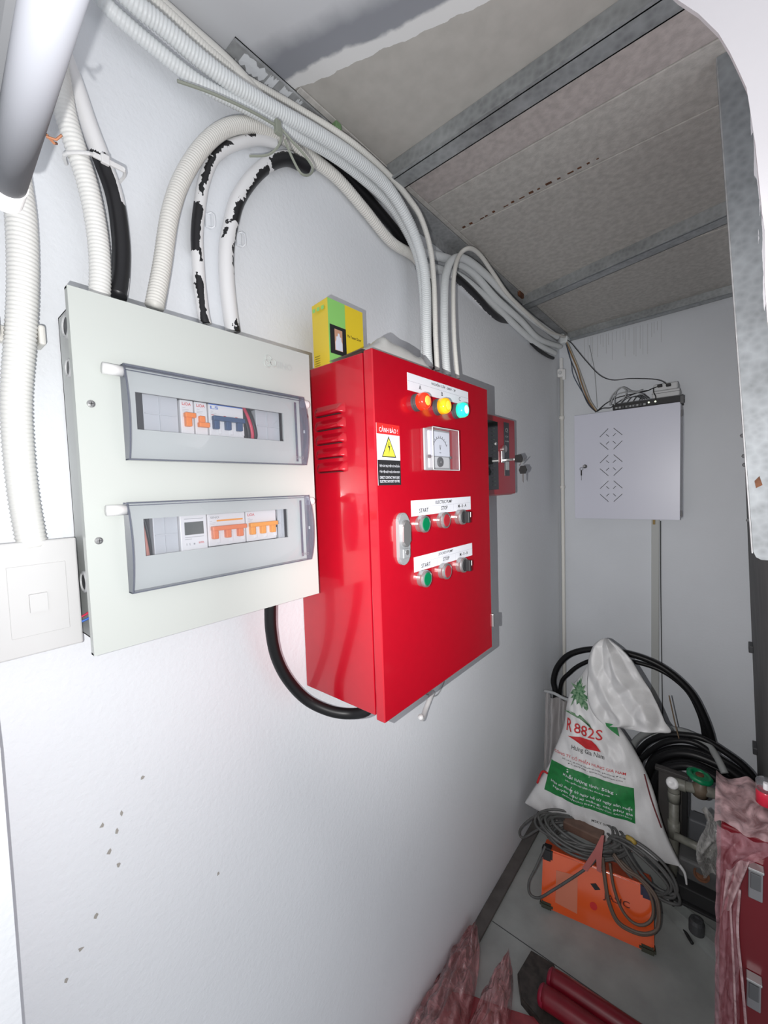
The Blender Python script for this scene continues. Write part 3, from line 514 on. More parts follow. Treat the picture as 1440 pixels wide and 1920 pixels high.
# front panel with two windows
m = MB(); ys = [0.1689, W1[0], W1[1], 0.4998]; zs = [1.2675, W2[2], W2[3], W1[2], W1[3], 1.6743]
for i in range(3):
    for k in range(5):
        if i == 1 and k in (1, 3): continue
        m.box(0.0825, ys[i], zs[k], 0.085, ys[i + 1], zs[k + 1])
bmesh.ops.remove_doubles(m.bm, verts=m.bm.verts, dist=1e-6)
m.box(0.0745, 0.1689, 1.2675, 0.0825, 0.1712, 1.6743).box(0.0745, 0.4975, 1.2675, 0.0825, 0.4998, 1.6743).box(0.0745, 0.1689, 1.2675, 0.0825, 0.4998, 1.2698).box(0.0745, 0.1689, 1.672, 0.0825, 0.4998, 1.6743)
m.build('front_panel', BOARDM, r)
m = MB().box(0.0008, 0.178, 1.276, 0.003, 0.491, 1.666)
m.box(0.0008, 0.178, 1.276, 0.0825, 0.1795, 1.666).box(0.0008, 0.4895, 1.276, 0.0825, 0.491, 1.666).box(0.0008, 0.178, 1.276, 0.0825, 0.491, 1.2775).box(0.0008, 0.178, 1.6645, 0.0825, 0.491, 1.666)
m.build('back_box', BOARDS, r)
for (x, z, rr) in ((0.040, 1.645, 0.014), (0.038, 1.598, 0.011), (0.036, 1.345, 0.013)):
    ko = MB().lathe((x, 0.178, z), (0, -1, 0), [(0, rr), (0.003, rr), (0.0035, rr * .86), (0.0015, rr * .80), (0.0015, 0)], 24).build('knockout', LGREY, r)
    MB().lathe((x, 0.1766, z), (0, -1, 0), [(0, rr * .70), (0.0008, rr * .70), (0.0008, 0)], 20).build('knockout_hole', DGREY, ko)
for (y, z) in ((0.183, 1.550), (0.181, 1.397), (0.4885, 1.571), (0.4865, 1.407)):
    s_ = MB().lathe((0.085, y, z), (1, 0, 0), [(0, 0.0042), (0.0012, 0.0040), (0.0022, 0.0022), (0.0023, 0)], 16).build('screw', CHROME, r)
    MB().box(0.0871, y - 0.0022, z - 0.0004, 0.0877, y + 0.0022, z + 0.0004).box(0.0871, y - 0.0004, z - 0.0022, 0.0877, y + 0.0004, z + 0.0022).build('slot', DGREY, s_)
# embossed maker mark
m = MB()
for a in (0, 1, 2):
    cx, cz = ((-0.005, 0.004), (-0.007, -0.003), (0.003, 0))[a]
    m.tube([(0.0852, 0.424 + cx + 0.0055 * math.cos(t * math.pi / 5), 1.646 + cz + 0.0055 * math.sin(t * math.pi / 5)) for t in range(10)], 0.0009, step=0.0015, seg=6, closed=True)
m.build('embossed_mark', BOARDM, r, True)
lettering([('SINO', (0.085, 0.448, 1.645), 0.010, 0.030)], BOARDS, r, XR, XU, XN, off=0.0006, name='embossed_lettering')
def interior(w, row):
    y0, y1, z0, z1 = w; zc = (z0 + z1) / 2
    MB().box(0.060, y0 - 0.004, z0 - 0.01, 0.062, y1 + 0.004, z1 + 0.01).build('inner_plate', DGREY, r)
    return zc
z1c = interior(W1, 1); z2c = interior(W2, 2)
def din(y0, y1, zc):
    m = MB().box(0.0625, y0, zc - 0.024, 0.075, y1, zc + 0.024, 0.001); m.box(0.075, y0 + 0.002, zc - 0.0005, 0.0765, y1 - 0.002, zc + 0.001).box(0.075, y0 + 0.45 * (y1 - y0), zc - 0.022, 0.0762, y0 + 0.47 * (y1 - y0), zc + 0.022)
    return m.build('blank_strip', PLGREY, r)
def breaker(y0, n, zc, body, tog, up, head=None, hcol=None, w=0.0178, extra=None):
    y1 = y0 + n * w
    bk = MB().box(0.0625, y0 + .0003, zc - 0.0225, 0.078, y1 - .0003, zc + 0.0225, 0.0008).build('breaker', body, r)
    bz = zc - 0.001 if up else zc - 0.012
    m = MB()
    if up:
        m.box(0.079, y0 + 0.003, bz, 0.0865, y1 - 0.0005 if n == 1 else y1 - 0.002, bz + 0.0065, 0.0012)
        for i in range(n): m.box(0.0765, y0 + i * w + 0.0045, zc - 0.0125, 0.0845, y0 + i * w + 0.0125, bz + 0.001, 0.0012)
    else:
        m.box(0.079, y0 + 0.002, bz, 0.0865, y1 - 0.001, bz + 0.0065, 0.0012)
        for i in range(n): m.box(0.0765, y0 + i * w + 0.0045, bz + 0.004, 0.083, y0 + i * w + 0.0125, zc + 0.0035, 0.0012)
    m.build('toggle', tog, bk)
    m = MB()
    for i in range(n): m.box(0.0775, y0 + i * w + (0.0035 if n == 1 else 0.0128), zc - 0.0185, 0.0795, y0 + i * w + (0.0145 if n == 1 else 0.0172), zc - 0.005, 0.0006)
    if n > 1: m.build('toggle_guard', WHITEP, bk)
    else: m.bm.free()
    if head: lettering([(head, (0.0781, y0 + 0.0085, zc + 0.0175), 0.0040, 0.0115)], hcol, bk, XR, XU, XN)
    m = MB()
    for i, (a, b_) in enumerate(((0.012, 0.35), (0.0095, 0.75), (0.0075, 0.6))):
        m.box(0.078, y0 + 0.003, zc + a, 0.0782, y0 + 0.003 + 0.011 * b_, zc + a + 0.0009)
    m.build('small_print', LGREY, bk)
    return bk
din(0.2395, 0.282, z1c); MB().box(0.0625, 0.228, z1c - 0.023, 0.0768, 0.2390, z1c + 0.0235).build('dark_edge', BLACKM, r)
breaker(0.2835, 1, z1c, WHITEP, ORANGE, True, 'LiOA', SRED); breaker(0.3025, 1, z1c, WHITEP, ORANGE, False, 'LiOA', SRED)
bk = breaker(0.322, 3, z1c, WHITEP, BLUET, True, 'LS', BLUE)
m = MB()
for i in range(3): m.box(0.078, 0.326 + i * 0.018, z1c + 0.007, 0.0783, 0.3295 + i * 0.018, z1c + 0.0078)
m.build('red_mark', SRED, bk)
MB().box(0.078, 0.3225, z1c + 0.0212, 0.0785, 0.374, z1c + 0.0222).build('blue_line', BLUE, bk)
for (y, mt, nm) in ((0.380, BLACK, 'black_wire'), (0.386, PINKW, 'red_wire'), (0.392, BLACK, 'black_wire')):
    MB().tube([(0.066, y - 0.005, z1c + 0.03), (0.074, y, z1c + 0.008), (0.074, y + 0.005, z1c - 0.012), (0.068, y + 0.007, z1c - 0.03)], 0.0031, seg=10).build(nm, mt, r, True)
din(0.398, 0.441, z1c); MB().tube([(0.0775, 0.428, z1c + 0.004), (0.078, 0.436, z1c + 0.012)], 0.0004, seg=6).build('light_scratch', LGREY, r)
MB().box(0.0625, 0.2285, z2c - 0.023, 0.0655, 0.242, z2c + 0.0235).build('dark_edge', BLACKM, r)
MB().tube([(0.066, 0.2305, z2c + 0.028), (0.072, 0.2325, z2c), (0.068, 0.237, z2c - 0.028)], 0.0029, seg=10).build('brown_wire', SALW, r, True)
MB().tube([(0.066, 0.2345, z2c + 0.03), (0.070, 0.2385, z2c), (0.066, 0.242, z2c - 0.028)], 0.0018, seg=8).build('black_wire', BLACK, r, True)
din(0.2425, 0.273, z2c)
mt = MB().box(0.0625, 0.2735, z2c - 0.025, 0.080, 0.3095, z2c + 0.0235, 0.001).build('meter', WHITEP, r)
MB().box(0.080, 0.279, z2c - 0.003, 0.0806, 0.3045, z2c + 0.014, 0.0003).build('meter_screen', M('lcd', (0.055, 0.065, 0.055), 0.15), mt)
m = MB()
for (a, b_, z, h) in ((0.279, 0.3045, 0.018, .0007), (0.279, 0.3045, -0.0065, .0006), (0.279, 0.288, -0.009, .0006), (0.2805, 0.2812, -0.017, .003), (0.2845, 0.2852, -0.017, .003)): m.box(0.080, a, z2c + z, 0.0803, b_, z2c + z + h)
m.box(0.080, 0.290, z2c - 0.0165, 0.0803, 0.292, z2c - 0.0145); m.build('small_print', MGREY, mt)
lettering([('kWh', (0.080, 0.3005, z2c - 0.0145), 0.0028, 0.007)], SRED, mt, XR, XU, XN)
bk = breaker(0.3115, 3, z2c, WHITEP, ORANGE2, True, None, None, w=0.0192)
MB().box(0.078, 0.325, z2c + 0.0115, 0.0784, 0.365, z2c + 0.0138).build('orange_line', ORANGE3, bk)
lettering([('SINO', (0.078, 0.322, z2c + 0.0175), 0.003, 0.013)], MGREY, bk, XR, XU, XN)
breaker(0.3705, 3, z2c, WHITEP, ORANGE3, True, 'LiOA', SRED)
MB().box(0.0625, 0.4245, z2c - 0.0225, 0.070, 0.4285, z2c + 0.0225).build('dark_edge', BLACKM, r)
MB().tube([(0.066, 0.427, z2c + 0.03), (0.073, 0.4265, z2c), (0.066, 0.428, z2c - 0.03)], 0.002, seg=8).build('black_wire', BLACK, r, True)
din(0.4295, 0.4415, z2c)
def cover(y0, y1, z0, z1):
    # shallow bowed shell open at the back
    d = 0.020; m = MB()
    prof = []
    for i in range(11):
        t = i / 10; prof.append((z0 + (z1 - z0) * t, 0.0856 + d * (0.55 + 0.45 * math.sin(math.pi * t) ** 0.8)))
    m.grid(lambda u, v: (lambda k_: (prof[k_][1], y0 + .001 + (y1 - y0 - .002) * u, prof[k_][0]))(int(round(v * 10))), 1, 10)
    bmesh.ops.remove_doubles(m.bm, verts=m.bm.verts, dist=1e-5)
    c = m.build('clear_cover', COVER, r, True)
    m = MB()
    for y, s in ((y0, 1), (y1, -1)):
        pl = [(0.0856, y, z0)] + [(x, y, z) for z, x in prof] + [(0.0856, y, z1)]
        m.poly(pl, (0, s, 0), 0.0016)
    m.box(0.0856, y0, z1 - 0.0012, prof[-1][1], y1, z1 + 0.0004).box(0.0856, y0, z0 - 0.0004, prof[0][1], y1, z0 + 0.0012)
    m.build('cover_rim', COVERE, c)
    m = MB()
    m.box(0.0858, y0 + 0.001, z1 - 0.004, 0.0870, y1 - 0.001, z1 - 0.003).box(0.088, y1 - 0.014, z0 + 0.006, 0.0884, y1 - 0.010, z1 - 0.008)
    m.build('cover_ridge', COVERE, c)
    MB().cyl((0.0925, y0 - 0.0195, z1 - 0.008), (0.0925, y0 + 0.001, z1 - 0.008), 0.0062, seg=24).build('hinge_cap', WHITEP, r, True)
    MB().lathe((0.0925, y1 - 0.001, z1 - 0.010), (0, 1, 0), [(0, 0.0068), (0.010, 0.0068), (0.0125, 0.005), (0.013, 0)], 24).build('hinge_cap', WHITEP, r)
    lettering([('SINO', (0.0990, y1 - 0.015, z0 + 0.011), 0.004, 0.015)], MGREY, c, XR, XU, XN, name='cover_lettering')
    MB().box(0.094, y1 - 0.002, (z0 + z1) / 2 - .003, 0.097, y1 + 0.002, (z0 + z1) / 2 + .002, 0.0005).build('latch_nib', LGREY, c)
cover(0.2135, 0.4755, 1.4885, 1.598); cover(0.2075, 0.4775, 1.332, 1.4385)

# ------------------------------------------------------------------ red control cabinet
r = thing('control_cabinet', (0.10, 0.727, 1.064), 'large glossy red pump control cabinet with lamps, meter and push buttons', 'electrical panel')
Y0, Y1, Z0, Z1 = 0.5288, 0.9256, 1.064, 1.664
MB().box(0.0008, Y0 + .0015, Z0 + .002, 0.179, Y1 - .0015, Z1 - .0005, 0.0012).build('body', RED, r)
MB().box(0.179, Y0 + 0.010, Z0 + 0.01, 0.1835, Y1 - 0.010, Z1 - 0.010).build('door_gasket', DGREY, r)
dr = MB().box(0.1835, Y0 - .001, Z0 - .003, 0.202, Y1 + .001, Z1 + .001, 0.0016).build('door', RED, r)
for k in range(5):
    z = 1.583 - 0.0245 * k; x0, x1 = 0.058, 0.137
    def fl_(u, v, z=z, x0=x0, x1=x1):
        g = lambda q: max(0, min(1, q)) ** 2 * (3 - 2 * max(0, min(1, q))); e = g(u / 0.16) * g((1 - u) / 0.16)
        h = 0.0085 * e * (math.sin(math.pi * 0.5 * v / 0.84) ** 1.3 if v < 0.84 else (1 - (v - 0.84) / 0.16))
        return (x0 + (x1 - x0) * u, Y0 + 0.0012 - h, z + 0.010 - 0.018 * v)
    m = MB(); m.grid(fl_, 30, 18); lv = m.build('louver', RED, r, True)
    MB().box(x0 + 0.010, Y0 - 0.0045, z - 0.0086, x1 - 0.010, Y0 + 0.001, z - 0.0078).build('louver_slit', BLACKM, lv)
def label(y0, y1, z0, z1, lines, rules, nm='label_strip'):
    o = MB().box(0.202, y0, z0, 0.2026, y1, z1).build(nm, STICK, dr)
    lettering(lines, INK, o, XR, XU, XN)
    m = MB()
    for (a, b_, c, d) in rules: m.box(0.2026, a, b_, 0.2028, c, d)
    m.build('ruled_line', M('rule', (0.35, 0.35, 0.4), 0.5), o); return o
L = 0.2026
label(0.618, 0.834, 1.6145, 1.6445, [('NGUỒN CẤP - 380V - 3P', (L, 0.737, 1.6395), 0.0068, 0.088), ('A', (L, 0.655, 1.6245), 0.0075, None), ('B', (L, 0.729, 1.6245), 0.0075, None), ('C', (L, 0.797, 1.6245), 0.0075, None)], [(0.618, 1.6305, 0.834, 1.6309)])
label(0.618, 0.8345, 1.3945, 1.4225, [('ELECTRIC PUMP', (L, 0.726, 1.4160), 0.0062, 0.060), ('START', (L, 0.656, 1.4035), 0.0075, 0.030), ('STOP', (L, 0.727, 1.4040), 0.0075, 0.023), ('M - 0 - A', (L, 0.797, 1.4045), 0.0068, 0.034)], [(0.618, 1.4095, 0.8345, 1.4098), (0.692, 1.3945, 0.6924, 1.4095), (0.762, 1.3945, 0.7624, 1.4095)])
label(0.6215, 0.8365, 1.2945, 1.3215, [('JOCKEY PUMP', (L, 0.728, 1.3155), 0.0062, 0.054), ('START', (L, 0.658, 1.3025), 0.0075, 0.030), ('STOP', (L, 0.729, 1.3035), 0.0075, 0.023), ('M - 0 - A', (L, 0.799, 1.3035), 0.0068, 0.034)], [(0.6215, 1.3090, 0.8365, 1.3093), (0.695, 1.2945, 0.6954, 1.3090), (0.765, 1.2945, 0.7654, 1.3090)])
for (y, z, a, b_) in ((0.641, 1.5955, LREDM, LREDC), (0.710, 1.5965, LYELM, LYELC), (0.779, 1.5975, LGRNM, LGRNC)):
    lp = MB().lathe((0.202, y, z), (1, 0, 0), [(0, 0.0155), (0.004, 0.0155), (0.004, 0.0145), (0.010, 0.0145)], 28).build('indicator_lamp', DGREY, dr)
    lab = {LREDM.name: 'red lit indicator', LYELM.name: 'amber lit indicator', LGRNM.name: 'green lit indicator'}[a.name]; lp['label'] = lab
    MB().lathe((0.212, y, z), (1, 0, 0), [(0, 0.0148), (0.010, 0.0148), (0.0145, 0.0130), (0.0158, 0.010), (0.016, 0.008)], 28).build('lens', a, lp, True)
    MB().lathe((0.2276, y, z), (1, 0, 0), [(0, 0.0088), (0.0010, 0.0078), (0.0014, 0)], 28).build('lens_core', b_, lp, True)
# voltmeter
vm = MB().box(0.202, 0.659, 1.4765, 0.2065, 0.748, 1.5535, 0.002).build('voltmeter', MGREY, dr); vm['label'] = 'square panel voltmeter under a clear cap'
MB().box(0.2065, 0.668, 1.503, 0.2110, 0.739, 1.549, 0.001).build('dial', M('dial_white', (0.66, 0.69, 0.76), 0.4), vm)
m = MB().tube([(0.2112, 0.7035 + 0.026 * math.cos(a), 1.511 + 0.026 * math.sin(a)) for a in [math.radians(d) for d in range(25, 160, 8)]], 0.0004, seg=5)
for d in range(30, 156, 14):
    a = math.radians(d); m.tube([(0.2112, 0.7035 + 0.026 * math.cos(a), 1.511 + 0.026 * math.sin(a)), (0.2112, 0.7035 + 0.030 * math.cos(a), 1.511 + 0.030 * math.sin(a))], 0.0004, seg=5)
m.build('dial_scale', INK, vm)
lettering([('V', (0.2111, 0.7035, 1.519), 0.0100, 0.006), ('~', (0.2111, 0.7035, 1.5095), 0.0018, 0.006)], INK, vm, XR, XU, XN)
MB().box(0.2065, 0.668, 1.481, 0.2095, 0.739, 1.502, 0.001).build('meter_base', LGREY, vm)
MB().lathe((0.2095, 0.7035, 1.492), (1, 0, 0), [(0, 0.0095), (0.003, 0.009), (0.004, 0.004), (0.006, 0.003), (0.006, 0)], 20).build('adjuster', DGREY, vm)
m = MB().box(0.2090, 0.664, 1.4985, 0.2125, 0.670, 1.5045, .0005).box(0.2090, 0.738, 1.499, 0.2125, 0.743, 1.504, .0005); m.build('cap_clip', DGREY, vm)
m = MB(); m.box(0.2066, 0.658, 1.4755, 0.2245, 0.7515, 1.5535, 0.002)
for f_ in [f_ for f_ in m.bm.faces if all(v.co.x < 0.2090 for v in f_.verts)]: m.bm.faces.remove(f_)
_e = MB()
for (a0, a1, c0, c1) in ((0.658, 0.6592, 1.4755, 1.5535), (0.7503, 0.7515, 1.4755, 1.5535), (0.658, 0.7515, 1.4755, 1.4768), (0.658, 0.7515, 1.5522, 1.5535)): _e.box(0.2238, a0, c0, 0.2252, a1, c1, 0.0003)
_e.build('cap_rim', LGREY, vm)
m.build('clear_cap', GLASSB, vm)
# warning sticker
w_ = MB().box(0.202, 0.5315, 1.4505, 0.2025, 0.5905, 1.5500).build('warning_sticker', STICK, dr); w_['label'] = 'electrical hazard sticker in red, white and black'
MB().box(0.2025, 0.5315, 1.5330, 0.2027, 0.5905, 1.5500).build('red_band', SRED, w_)
MB().box(0.2025, 0.5315, 1.4505, 0.2027, 0.5905, 1.4915).build('black_band', INK, w_)
MB().poly([(0.2025, 0.5425, 1.4960), (0.2025, 0.5795, 1.4960), (0.2025, 0.561, 1.5305)], (1, 0, 0), 0.0002).build('triangle_border', INK, w_)
MB().poly([(0.2027, 0.5452, 1.4976), (0.2027, 0.5768, 1.4976), (0.2027, 0.561, 1.5270)], (1, 0, 0), 0.0002).build('triangle', SYEL, w_)
MB().poly([(0.2029, 0.5612, 1.5210), (0.2029, 0.5580, 1.5115), (0.2029, 0.5615, 1.5125), (0.2029, 0.5600, 1.5000), (0.2029, 0.5642, 1.5150), (0.2029, 0.5606, 1.5140), (0.2029, 0.5622, 1.5210)], (1, 0, 0), 0.0002).build('lightning_bolt', INK, w_)
lettering([('CẢNH BÁO !', (0.2027, 0.561, 1.5410), 0.0100, 0.048)], STICK, w_, XR, XU, XN)
lettering([('TIẾP XÚC TRỰC TIẾP CÓ THỂ DẪN', (0.2027, 0.561, 1.4822), 0.0060, 0.052), ('ĐẾN ĐIỆN GIẬT HOẶC HỎA HOẠN', (0.2027, 0.561, 1.4728), 0.0058, 0.052), ('DIRECT CONTACT MAY LEAD', (0.2027, 0.561, 1.4632), 0.0042, 0.051), ('ELECTRIC SHOCKET OR FIRE', (0.2027, 0.561, 1.4570), 0.0042, 0.051)], STICK, w_, XR, XU, XN)
# handle
def stadium(yc, z0, z1, hw, x, n=10):
    p = []
    for i in range(n + 1): a = math.pi * i / n; p.append((x, yc + hw * math.cos(a), z1 - hw + hw * math.sin(a)))
    for i in range(n + 1): a = math.pi + math.pi * i / n; p.append((x, yc + hw * math.cos(a), z0 + hw + hw * math.sin(a)))
    return p
m = MB().poly(stadium(0.588, 1.314, 1.4035, 0.0150, 0.202), (1, 0, 0), 0.007)
bmesh.ops.bevel(m.bm, geom=[e for e in m.bm.edges if all(v.co.x > 0.208 for v in e.verts)], offset=0.002, segments=2, affect='EDGES')
h = m.build('swing_handle', CHROMEP, dr); h['label'] = 'silver swing handle'
m = MB().poly(stadium(0.588, 1.345, 1.391, 0.0100, 0.209), (1, 0, 0), 0.006)
bmesh.ops.bevel(m.bm, geom=[e for e in m.bm.edges if all(v.co.x > 0.2145 for v in e.verts)], offset=0.002, segments=2, affect='EDGES'); m.build('grip', CHROME, h)
MB().box(0.209, 0.5785, 1.326, 0.213, 0.5975, 1.3425, 0.0015).build('lock_block', CHROMEP, h)
MB().lathe((0.213, 0.588, 1.336), (1, 0, 0), [(0, 0.0045), (0.0008, 0.0045), (0.0008, 0.0012), (0, 0.001), (0, 0)], 14).build('lock_cylinder', CHROME, h)
# buttons
for (z, dy) in ((1.3795, 0), (1.2805, 0)):
    for i, y in enumerate((0.643, 0.713, 0.780)):
        b_ = MB().lathe((0.202, y, z + 0.0012 * i), (1, 0, 0), [(0, 0.0150), (0.007, 0.0150), (0.010, 0.0158), (0.0135, 0.0150), (0.0145, 0.0122), (0.012, 0.0120), (0.012, 0)], 30).build(('push_button', 'push_button', 'selector_switch')[i], CHROME, dr)
        zz_ = z + 0.0012 * i
        if i < 2: MB().lathe((0.212, y, zz_), (1, 0, 0), [(0, 0.0118), (0.004, 0.0118), (0.0048, 0.0105), (0.0048, 0)], 26).build('button_cap', (GREENB, REDB)[i], b_); b_['label'] = ('green start button', 'red stop button', '')[i]
        else:
            MB().lathe((0.212, y, zz_), (1, 0, 0), [(0, 0.0120), (0.006, 0.0118), (0.007, 0.010), (0.007, 0)], 26).build('knob_base', BLACKM, b_)
            k_ = MB().box(0.216, y - 0.0030, zz_ - 0.0115, 0.229, y + 0.0040, zz_ + 0.0115, 0.0018).build('knob_grip', BLACKM, b_)
            b_['label'] = 'black knob selector'
            MB().box(0.2185, y + 0.0040, zz_ + 0.000, 0.2292, y + 0.0046, zz_ + 0.010).build('white_pointer', WHITEP, b_)
for z in (1.125,): MB().box(0.188, Y1 + 0.0012, z - 0.016, 0.206, Y1 + 0.009, z + 0.016, 0.002).build('hinge', CHROME, r)
# ------------------------------------------------------------------ yellow green carton on top
r = thing('carton', (0.085, 0.575, 1.665), 'yellow and light green carton standing on the red cabinet', 'box')
# slightly turned box
ca = Vector((0.096, 0.537, 0)); e1 = Vector((0.0, 0.089, 0)); e2 = Vector((-0.048, 0.006, 0)); zb, zt = 1.6655, 1.7785
def q(a, b_, z): p = ca + e1 * a + e2 * b_; return (p.x, p.y, z)
m = MB(); m.poly([q(0, 0, zb), q(1, 0, zb), q(1, 1, zb), q(0, 1, zb)], (0, 0, 1), zt - zb); m.build('carton_body', YELB, r)
def pan(a0, a1, z0, z1, mat, nm, off, par, lab=None):
    n = Vector((1, 0, 0)); o = MB().poly([Vector(q(a0, 0, z0)) + n * off, Vector(q(a1, 0, z0)) + n * off, Vector(q(a1, 0, z1)) + n * off, Vector(q(a0, 0, z1)) + n * off], n, 0.0003).build(nm, mat, par); return o
pan(0.0, 0.465, zb + .0003, zt - .0002, GRNB, 'green_panel', 0.0002, r)
pan(0.03, 0.47, 1.685, 1.7345, INK, 'black_panel', 0.0006, r)
pan(0.15, 0.36, 1.692, 1.7285, BRNP, 'window_print', 0.0010, r)
m = MB().poly([Vector(q(a, 0, z)) + Vector((0.0014, 0, 0)) for a, z in ((0.16, 1.6925), (0.35, 1.6925), (0.35, 1.706), (0.325, 1.710), (0.32, 1.716), (0.285, 1.7165), (0.275, 1.722), (0.235, 1.722), (0.225, 1.7165), (0.19, 1.716), (0.185, 1.710), (0.16, 1.706))], (1, 0, 0), 0.0003); m.build('sensor_print', M('pale_print', (0.72, 0.74, 0.85), 0.4), r)
lettering([('Pin Tester Door', (0.0963, ca.y + 0.089 * 0.72, 1.7245), 0.0048, 0.036)], INK, r, XR, XU, XN)
lettering([('■ ■ ■', (ca.x + e2.x * 0.5, ca.y + 0.0, 1.7650), 0.0065, 0.030)], GRNB, r, (1, 0, 0), XU, (0, -1, 0), off=0.0006)
m = MB(); random.seed(2)
for i, z in enumerate((1.686, 1.682, 1.678, 1.674, 1.670)): m.box(0.054, 0.5405, z, 0.054 + random.uniform(.02, .036), 0.5412, z + 0.001)
m.build('small_print', M('olive_ink', (0.25, 0.2, 0.02), 0.6), r)
# crumpled plastic sheet
def sh_(u, v):
    y = 0.525 + 0.215 * u; x = 0.180 - 0.085 * v ** 2.2; w_ = min(1, u / 0.32) ** 1.3 if u < 0.32 else max(0, 1 - 0.30 * (u - 0.32) / 0.45) if u < 0.82 else 0.76 * max(0, 1 - (u - 0.82) / 0.18) ** 0.6
    w_ = max(w_, 0)
    return (x, y + 0.01 * v, 1.6672 + 0.040 * w_ * max(0, math.sin(math.pi * v)) ** 0.8 + 0.003 * nz((x, y, 0), 45) * w_ + 0.002)
m = MB(); m.grid(sh_, 40, 16); tag(m.build('plastic_sheet', SHEETM, None, True), 'crumpled greyish plastic sheet lying on the red cabinet top', 'plastic sheet')
# ------------------------------------------------------------------ fire alarm panel
r = thing('alarm_panel', (0.04, 1.24, 1.412), 'small red control panel behind the red cabinet with keys', 'alarm panel')
MB().box(0.0008, 1.10, 1.412, 0.070, 1.386, 1.662, 0.006).build('case', REDD, r)
MB().box(0.070, 1.104, 1.4155, 0.080, 1.382, 1.6585, 0.004).build('front_cover', M('dark_red_plastic', (0.36, 0.008, 0.02), 0.3), r)
MB().box(0.080, 1.15, 1.432, 0.0812, 1.246, 1.640, 0.0005).build('display_window', M('dark_window', (0.006, 0.010, 0.009), 0.08), r)
m = MB(); random.seed(6)
for k in range(16): z = 1.445 + 0.0115 * k; m.box(0.0812, 1.20, z, 0.0815, 1.20 + random.uniform(.01, .03), z + 0.0022)
m.build('faint_print', M('dim_print', (0.10, 0.13, 0.11), 0.6), r)
MB().lathe((0.0812, 1.228, 1.572), (1, 0, 0), [(0, 0.006), (0.003, 0.005), (0.003, 0)], 14).build('knob', CHROME, r)
MB().box(0.080, 1.292, 1.474, 0.0812, 1.331, 1.645, 0.0005).build('label_plate', M('dark_label', (0.012, 0.013, 0.018), 0.3), r)
lettering([('CE', (0.0812, 1.312, 1.620), 0.012, 0.020), ('DC24V', (0.0812, 1.312, 1.600), 0.005, 0.022), ('ALARM', (0.0812, 1.312, 1.585), 0.005, 0.026)], LGREY, r, XR, XU, XN)
MB().box(0.0812, 1.300, 1.493, 0.0822, 1.326, 1.520, 0.0003).build('white_tag', LGREY, r)
MB().lathe((0.080, 1.290, 1.560), (1, 0, 0), [(0, 0.012), (0.006, 0.012), (0.008, 0.009), (0.008, 0)], 18).build('lock', CHROME, r)
MB().box(0.0812, 1.262, 1.515, 0.086, 1.282, 1.552, 0.001).build('hasp', CHROME, r)
r = thing('key_bunch', (0.10, 1.345, 1.480), 'bunch of black headed keys hanging from the alarm panel lock', 'keys')
MB().box(0.083, 1.280, 1.520, 0.118, 1.2825, 1.527, 0.001).build('key', CHROME, r)
MB().poly([(0.118, 1.281, 1.514), (0.140, 1.281, 1.512), (0.144, 1.281, 1.525), (0.138, 1.281, 1.538), (0.120, 1.281, 1.536)], (0, 1, 0), 0.004).build('key_head', BLACKM, r)
m = MB().tube([(0.140 + 0.009 * math.cos(a), 1.290 + 0.012 * math.sin(a), 1.515 + 0.011 * math.sin(a + 1)) for a in [i * math.pi / 5 for i in range(10)]], 0.0012, closed=True, step=0.004, seg=6); m.build('key_ring', CHROME, r, True)
MB().poly([(0.132, 1.290, 1.478), (0.148, 1.290, 1.478), (0.153, 1.290, 1.490), (0.147, 1.290, 1.503), (0.133, 1.290, 1.503), (0.128, 1.290, 1.490)], (0, 1, 0), 0.004).build('key_head', BLACKM, r)
MB().poly([(0.138, 1.291, 1.478), (0.143, 1.291, 1.478), (0.142, 1.291, 1.450), (0.139, 1.291, 1.455)], (0, 1, 0), 0.002).build('key', CHROME, r)
tag(MB().tube([(0.008, 1.74, 2.020), (0.006, 1.84, 2.012), (0.004, 1.95, 2.015), (0.006, 2.02, 2.02)], 0.007, seg=10).build('black_cable', BLACK, None, True), 'short black cable end under the corner bundle near the end wall', 'cable')
m = MB().box(0.025, 2.045, 2.085, 0.062, 2.088, 2.118, 0.008).tube([(0.03, 2.05, 2.115), (0.035, 2.04, 2.125), (0.05, 2.04, 2.120)], 0.002, seg=6); tag(m.build('wrapped_joint', COOLC), 'lumpy taped joint where the conduits meet the corner', 'tape')
wire([(0.070, 1.33, 2.083), (0.085, 1.36, 2.09), (0.115, 1.40, 2.10), (0.155, 1.44, 2.115)], 0.0010, LGREY, 'thin white thread sticking out of the bundle near middle channel', 'thread', 'string') if False else None
tag(MB().tube([(0.010, 0.90, 0.905), (0.007, 0.95, 0.872), (0.006, 0.985, 0.862), (0.006, 1.02, 0.885), (0.005, 1.04, 0.93)], 0.0016, seg=8).build('wire', MGREY, None, True), 'thin grey wire curling out below the red cabinet', 'wire')
